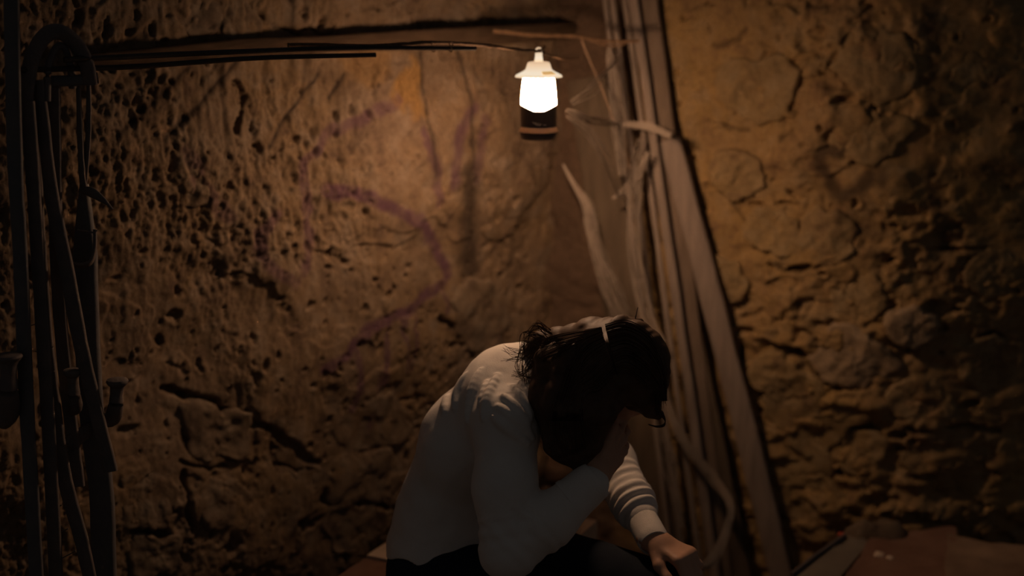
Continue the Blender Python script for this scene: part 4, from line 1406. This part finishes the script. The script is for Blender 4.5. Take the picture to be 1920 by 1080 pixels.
# back creases
for px, r in (([(850, 716), (838, 742), (833, 772)], 0.0070), ([(872, 702), (857, 735), (852, 765)], 0.0064), ([(900, 694), (884, 735), (876, 790)], 0.0085), ([(912, 716), (900, 758)], 0.0060), ([(932, 703), (914, 745), (906, 785)], 0.0075),
              ([(962, 724), (980, 752), (994, 786)], 0.0075), ([(944, 742), (968, 768), (990, 798)], 0.0080), ([(934, 762), (960, 784), (998, 820)], 0.0085), ([(978, 718), (990, 745), (1000, 775)], 0.0065), ([(926, 782), (950, 802), (990, 832)], 0.0075)):
    fold(px, r, 0.009, embed=0.10)
# far sleeve bunches above its cuff, in slanting rings
def bunch(A, B, t0, t1, amp, wave, ring, seed):
    bi, X, Y, ZZ = g.band(0.014)
    d = B - A; ln = float(np.linalg.norm(d)); d = d / ln
    _, a_, b_ = MB().frame(d)
    px_, py_, pz_ = X - A[0], Y - A[1], ZZ - A[2]
    t = (px_ * d[0] + py_ * d[1] + pz_ * d[2])
    qa = px_ * a_[0] + py_ * a_[1] + pz_ * a_[2]; qb = px_ * b_[0] + py_ * b_[1] + pz_ * b_[2]
    rad = np.hypot(qa, qb)
    m = (rad < 0.075) * sstep(t0 - 0.03, t0 + 0.03, t) * (1 - sstep(t1 - 0.006, t1 + 0.006, t))
    ph = t / wave * 2 * math.pi + 26 * qa + 1.6 * noise3(X * 30, Y * 30, ZZ * 30, seed)
    g.F[bi] -= (m * (amp * (0.6 + 0.6 * noise3(X * 22, Y * 22, ZZ * 22, seed + 1)) * np.sin(ph) + ring * np.exp(-((t - t1 + 0.010) / 0.008) ** 2))).astype(np.float32)


bunch(EL_F, CF, 0.05, float(np.linalg.norm(CF - EL_F)), 0.0036, 0.024, 0.003, 51)
bunch(EL_N, ELW, 0.00, 0.09, 0.0028, 0.030, 0.0, 55)
bunch(EL_N, SH_N, 0.00, 0.06, 0.0025, 0.030, 0.0, 57)
# the loose fold behind the back
p = Wp(800, 832, 2.95)
g.capsule(p, p + np.array((0.004, 0.02, -0.03)), 0.020, 0.016, 0.02)
sweater = part('sweater', g, M_SWEAT, person, 1)
# cuffs
for a, b, r in ((CF + (CF - WR_F) * 0.12, WR_F + nrm(WR_F - EL_F) * 0.010, 0.0315), (ELW - nrm(WR_N - EL_N) * 0.045, ELW + nrm(WR_N - EL_N) * 0.022, 0.039)):
    mb = MB()
    n_ = 10
    pts = [a + (b - a) * i / n_ for i in range(n_ + 1)] + [b - nrm(b - a) * 0.004]
    mb.tube(pts, [r * 1.12, r * 1.10] + [r * 1.02] * (n_ - 2) + [r * 0.95] + [r * 0.84], 40, wob=0.012)
    mb.build('cuff', M_SWEAT, sweater)
# soft collar
mb = MB()
nd = nrm(NK1 - NECK0); _, a_, b_ = mb.frame(nd)
mb.tube([NECK0 + nd * 0.012 + (a_ * math.cos(t) + b_ * math.sin(t)) * 0.060 for t in np.linspace(0, 2 * math.pi, 36)], 0.009, 8)
mb.build('collar', M_SWEAT, sweater)

# -- hair: a close cap plus combed locks
g = SDF(HD - 0.26, HD + 0.24, 0.0036)
hc = HD + h_up * 0.020 - h_face * 0.014
g.ellipsoid(hc, (h_up, h_face, h_left), (0.106, 0.102, 0.097), 0.02)
# front of the cap ends at the hairline
bi = np.where(g.F < 0.03); X, Y, ZZ = g.ax[0][bi[0]], g.ax[1][bi[1]], g.ax[2][bi[2]]
qf = (X - HD[0]) * h_face[0] + (Y - HD[1]) * h_face[1] + (ZZ - HD[2]) * h_face[2]
qu = (X - HD[0]) * h_up[0] + (Y - HD[1]) * h_up[1] + (ZZ - HD[2]) * h_up[2]
cut = (qf - 0.020 - 0.55 * (qu - 0.02)) * 0.88
g.F[bi] = np.maximum(g.F[bi], cut).astype(np.float32)
# gathered hair at the nape and the small knot at the crown
NAPE = Wp(1022, 655, 2.78)
g.chain([HD - h_up * 0.045 - h_face * 0.075, NAPE, Wp(1000, 668, 2.77)], [0.046, 0.032, 0.018], 0.03)
g.capsule(Wp(1178, 612, 2.78), Wp(1196, 612, 2.79), 0.020, 0.016, 0.015)
# fall of hair on the camera side of the face
side = -h_left
F0 = hc + side * 0.072 + h_up * 0.03
FALL = [Wp(1090, 690, 2.645), Wp(1062, 765, 2.615), Wp(1058, 825, 2.61), Wp(1080, 872, 2.61)]
g.chain(FALL, [0.058, 0.046, 0.036, 0.012], 0.03)
g.chain([Wp(1150, 680, 2.64), Wp(1112, 760, 2.61), Wp(1095, 830, 2.61), Wp(1092, 880, 2.615)], [0.050, 0.042, 0.028, 0.008], 0.03)
g.chain([Wp(1040, 690, 2.70), Wp(1025, 750, 2.66), Wp(1030, 800, 2.64)], [0.046, 0.034, 0.014], 0.03)
g.capsule(Wp(1190, 752, 2.655), Wp(1236, 778, 2.68), 0.022, 0.010, 0.02)
# combed relief: ridges run sideways from the parting
bi, X, Y, ZZ = g.band(0.014)
cu = (X - HD[0]) * h_up[0] + (Y - HD[1]) * h_up[1] + (ZZ - HD[2]) * h_up[2]
cf = (X - HD[0]) * h_face[0] + (Y - HD[1]) * h_face[1] + (ZZ - HD[2]) * h_face[2]
cl = (X - HD[0]) * h_left[0] + (Y - HD[1]) * h_left[1] + (ZZ - HD[2]) * h_left[2]
g.F[bi] += (0.0030 * noise3(cu * 95 + cl * 6, cf * 95, cl * 9, 33) + 0.0030 * noise3(cu * 42 + cl * 8, cf * 42, cl * 7, 34)).astype(np.float32)
hair = part('hair', g, M_HAIR, person, 1)


def hair_trace(x, y, lift=0.0):
    p = g.trace(x, y, 2.4, 3.3)
    return None if p is None else p - nrm(ray(x, y)) * lift


mb = MB()
rh = random.Random(3)


def lock(px, n, spread, r=0.0011, lift=0.003):
    """n strands combed along the same path over the hair surface"""
    base = [hair_trace(x, y) for (x, y) in px]
    last = None
    P = []
    for b, (x, y) in zip(base, px):
        if b is None:
            b = Wp(x, y, (last[1] - PSHIFT) if last is not None else 2.66)
        last = b; P.append(b)
    for _ in range(n):
        o = rh.gauss(0, 1); o2 = rh.gauss(0, 1); l = lift * rh.uniform(0.0, 1.2)
        Q = []
        for i, p in enumerate(P):
            t = i / (len(P) - 1)
            d = nrm(P[min(i + 1, len(P) - 1)] - P[max(i - 1, 0)])
            v = nrm(CAM - p); s = np.cross(d, v)
            Q.append(p + s * spread * (0.55 + 0.45 * t) * (o + 0.25 * rh.gauss(0, 1) * t) + v * (l + 0.0015 * rh.random()))
        sp = spline(Q, 4)
        m = len(sp)
        mb.tube(sp, [r * (1 - 0.75 * (i / (m - 1)) ** 3) for i in range(m)], 4, cap=False)


# near side of the parting: down over the cheek
for i in range(16):
    t = i / 15
    sx, sy = 1128 + 22 * t, 618 + 75 * t
    lock([(sx, sy), (sx - 40 + 10 * t, sy + 22 + 10 * t), (1062 + 30 * t, 715 + 20 * t), (1040 + 42 * t, 790), (1050 + 40 * t, 860 - 14 * t)], 14, 0.006)
# from the crown back to the nape
for i in range(9):
    t = i / 8
    lock([(1128, 616 + 10 * t), (1090, 622 + 22 * t), (1050, 630 + 30 * t), (1015, 640 + 36 * t)], 10, 0.004)
# far side of the parting: over the crown and round the right of the head
for i in range(14):
    t = i / 13
    sx, sy = 1132 + 20 * t, 618 + 78 * t
    lock([(sx + 4, sy), (1172 + 6 * t, 612 + 78 * t), (1208 + 2 * t, 632 + 82 * t), (1232, 676 + 72 * t), (1240 - 4 * t, 724 + 56 * t)], 13, 0.006)
for i in range(5):
    t = i / 4
    lock([(1172, 610 + 8 * t), (1200, 620 + 12 * t), (1226, 655 + 10 * t), (1242, 705), (1246, 752)], 9, 0.004)
# curl at the forehead
for _ in range(14):
    y0 = rh.uniform(-4, 4)
    pts = [Wp(1200, 762 + y0, 2.66), Wp(1228, 770 + y0, 2.665), Wp(1245, 782 + y0, 2.67), Wp(1246, 796 + y0 * 0.6, 2.675), Wp(1232, 800 + y0 * 0.3, 2.675), Wp(1216, 796, 2.675)]
    mb.tube(spline(pts, 4), 0.0010, 4, cap=False)
# loose ends at the nape and across the shoulder
for path in ([(1010, 640), (985, 660), (962, 662), (946, 652)], [(1010, 645), (990, 670), (968, 672), (952, 678)], [(1012, 650), (985, 640), (975, 665), (968, 690), (980, 712)], [(1016, 650), (992, 690), (976, 698), (962, 704)],
             [(1020, 655), (1000, 700), (984, 708), (966, 705)], [(1015, 630), (990, 622), (982, 640), (985, 690), (992, 720)], [(1030, 625), (1008, 612), (992, 622), (984, 650)], [(1040, 640), (1010, 678), (985, 676)],
             [(1030, 620), (1012, 606), (998, 612)], [(1028, 700), (1004, 712), (985, 706), (970, 700)], [(1010, 660), (982, 700), (990, 760), (1004, 800)], [(1015, 690), (995, 740), (1005, 800), (1030, 850)]):
    for _ in range(9):
        jx, jy = rh.gauss(0, 3.5), rh.gauss(0, 3.5)
        j = [(x + jx + rh.gauss(0, 2.5), y + jy + rh.gauss(0, 2.5)) for (x, y) in path]
        Yb = 2.72 + rh.uniform(-0.02, 0.02)
        sp = spline([Wp(x, y, Yb - 0.01 * i) for i, (x, y) in enumerate(j)], 5)
        mb.tube(sp, [0.0008 * (1 - 0.7 * i / (len(sp) - 1)) for i in range(len(sp))], 4, cap=False)
mb.build('hair_locks', M_HAIR, hair)
# scalp showing in the parting
mb = MB()
pp = []
for (x, y) in ((1128, 622), (1133, 636), (1137, 652), (1142, 668), (1147, 684)):
    q = hair_trace(x, y, 0.0028)
    if q is not None: pp.append(q)
if len(pp) > 2:
    mb.tube(spline(pp, 4), [0.0004 + 0.0008 * math.sin(math.pi * i / (4 * (len(pp) - 1))) for i in range(4 * (len(pp) - 1) + 1)], 6)
    mb.build('parting', M_SCALP, hair)
mb = MB()
mb.tube([Wp(1190, 602, 2.78), Wp(1196, 576, 2.78)], [0.0016, 0.0009], 6)
mb.build('hair_pin', M_BLACK, hair)
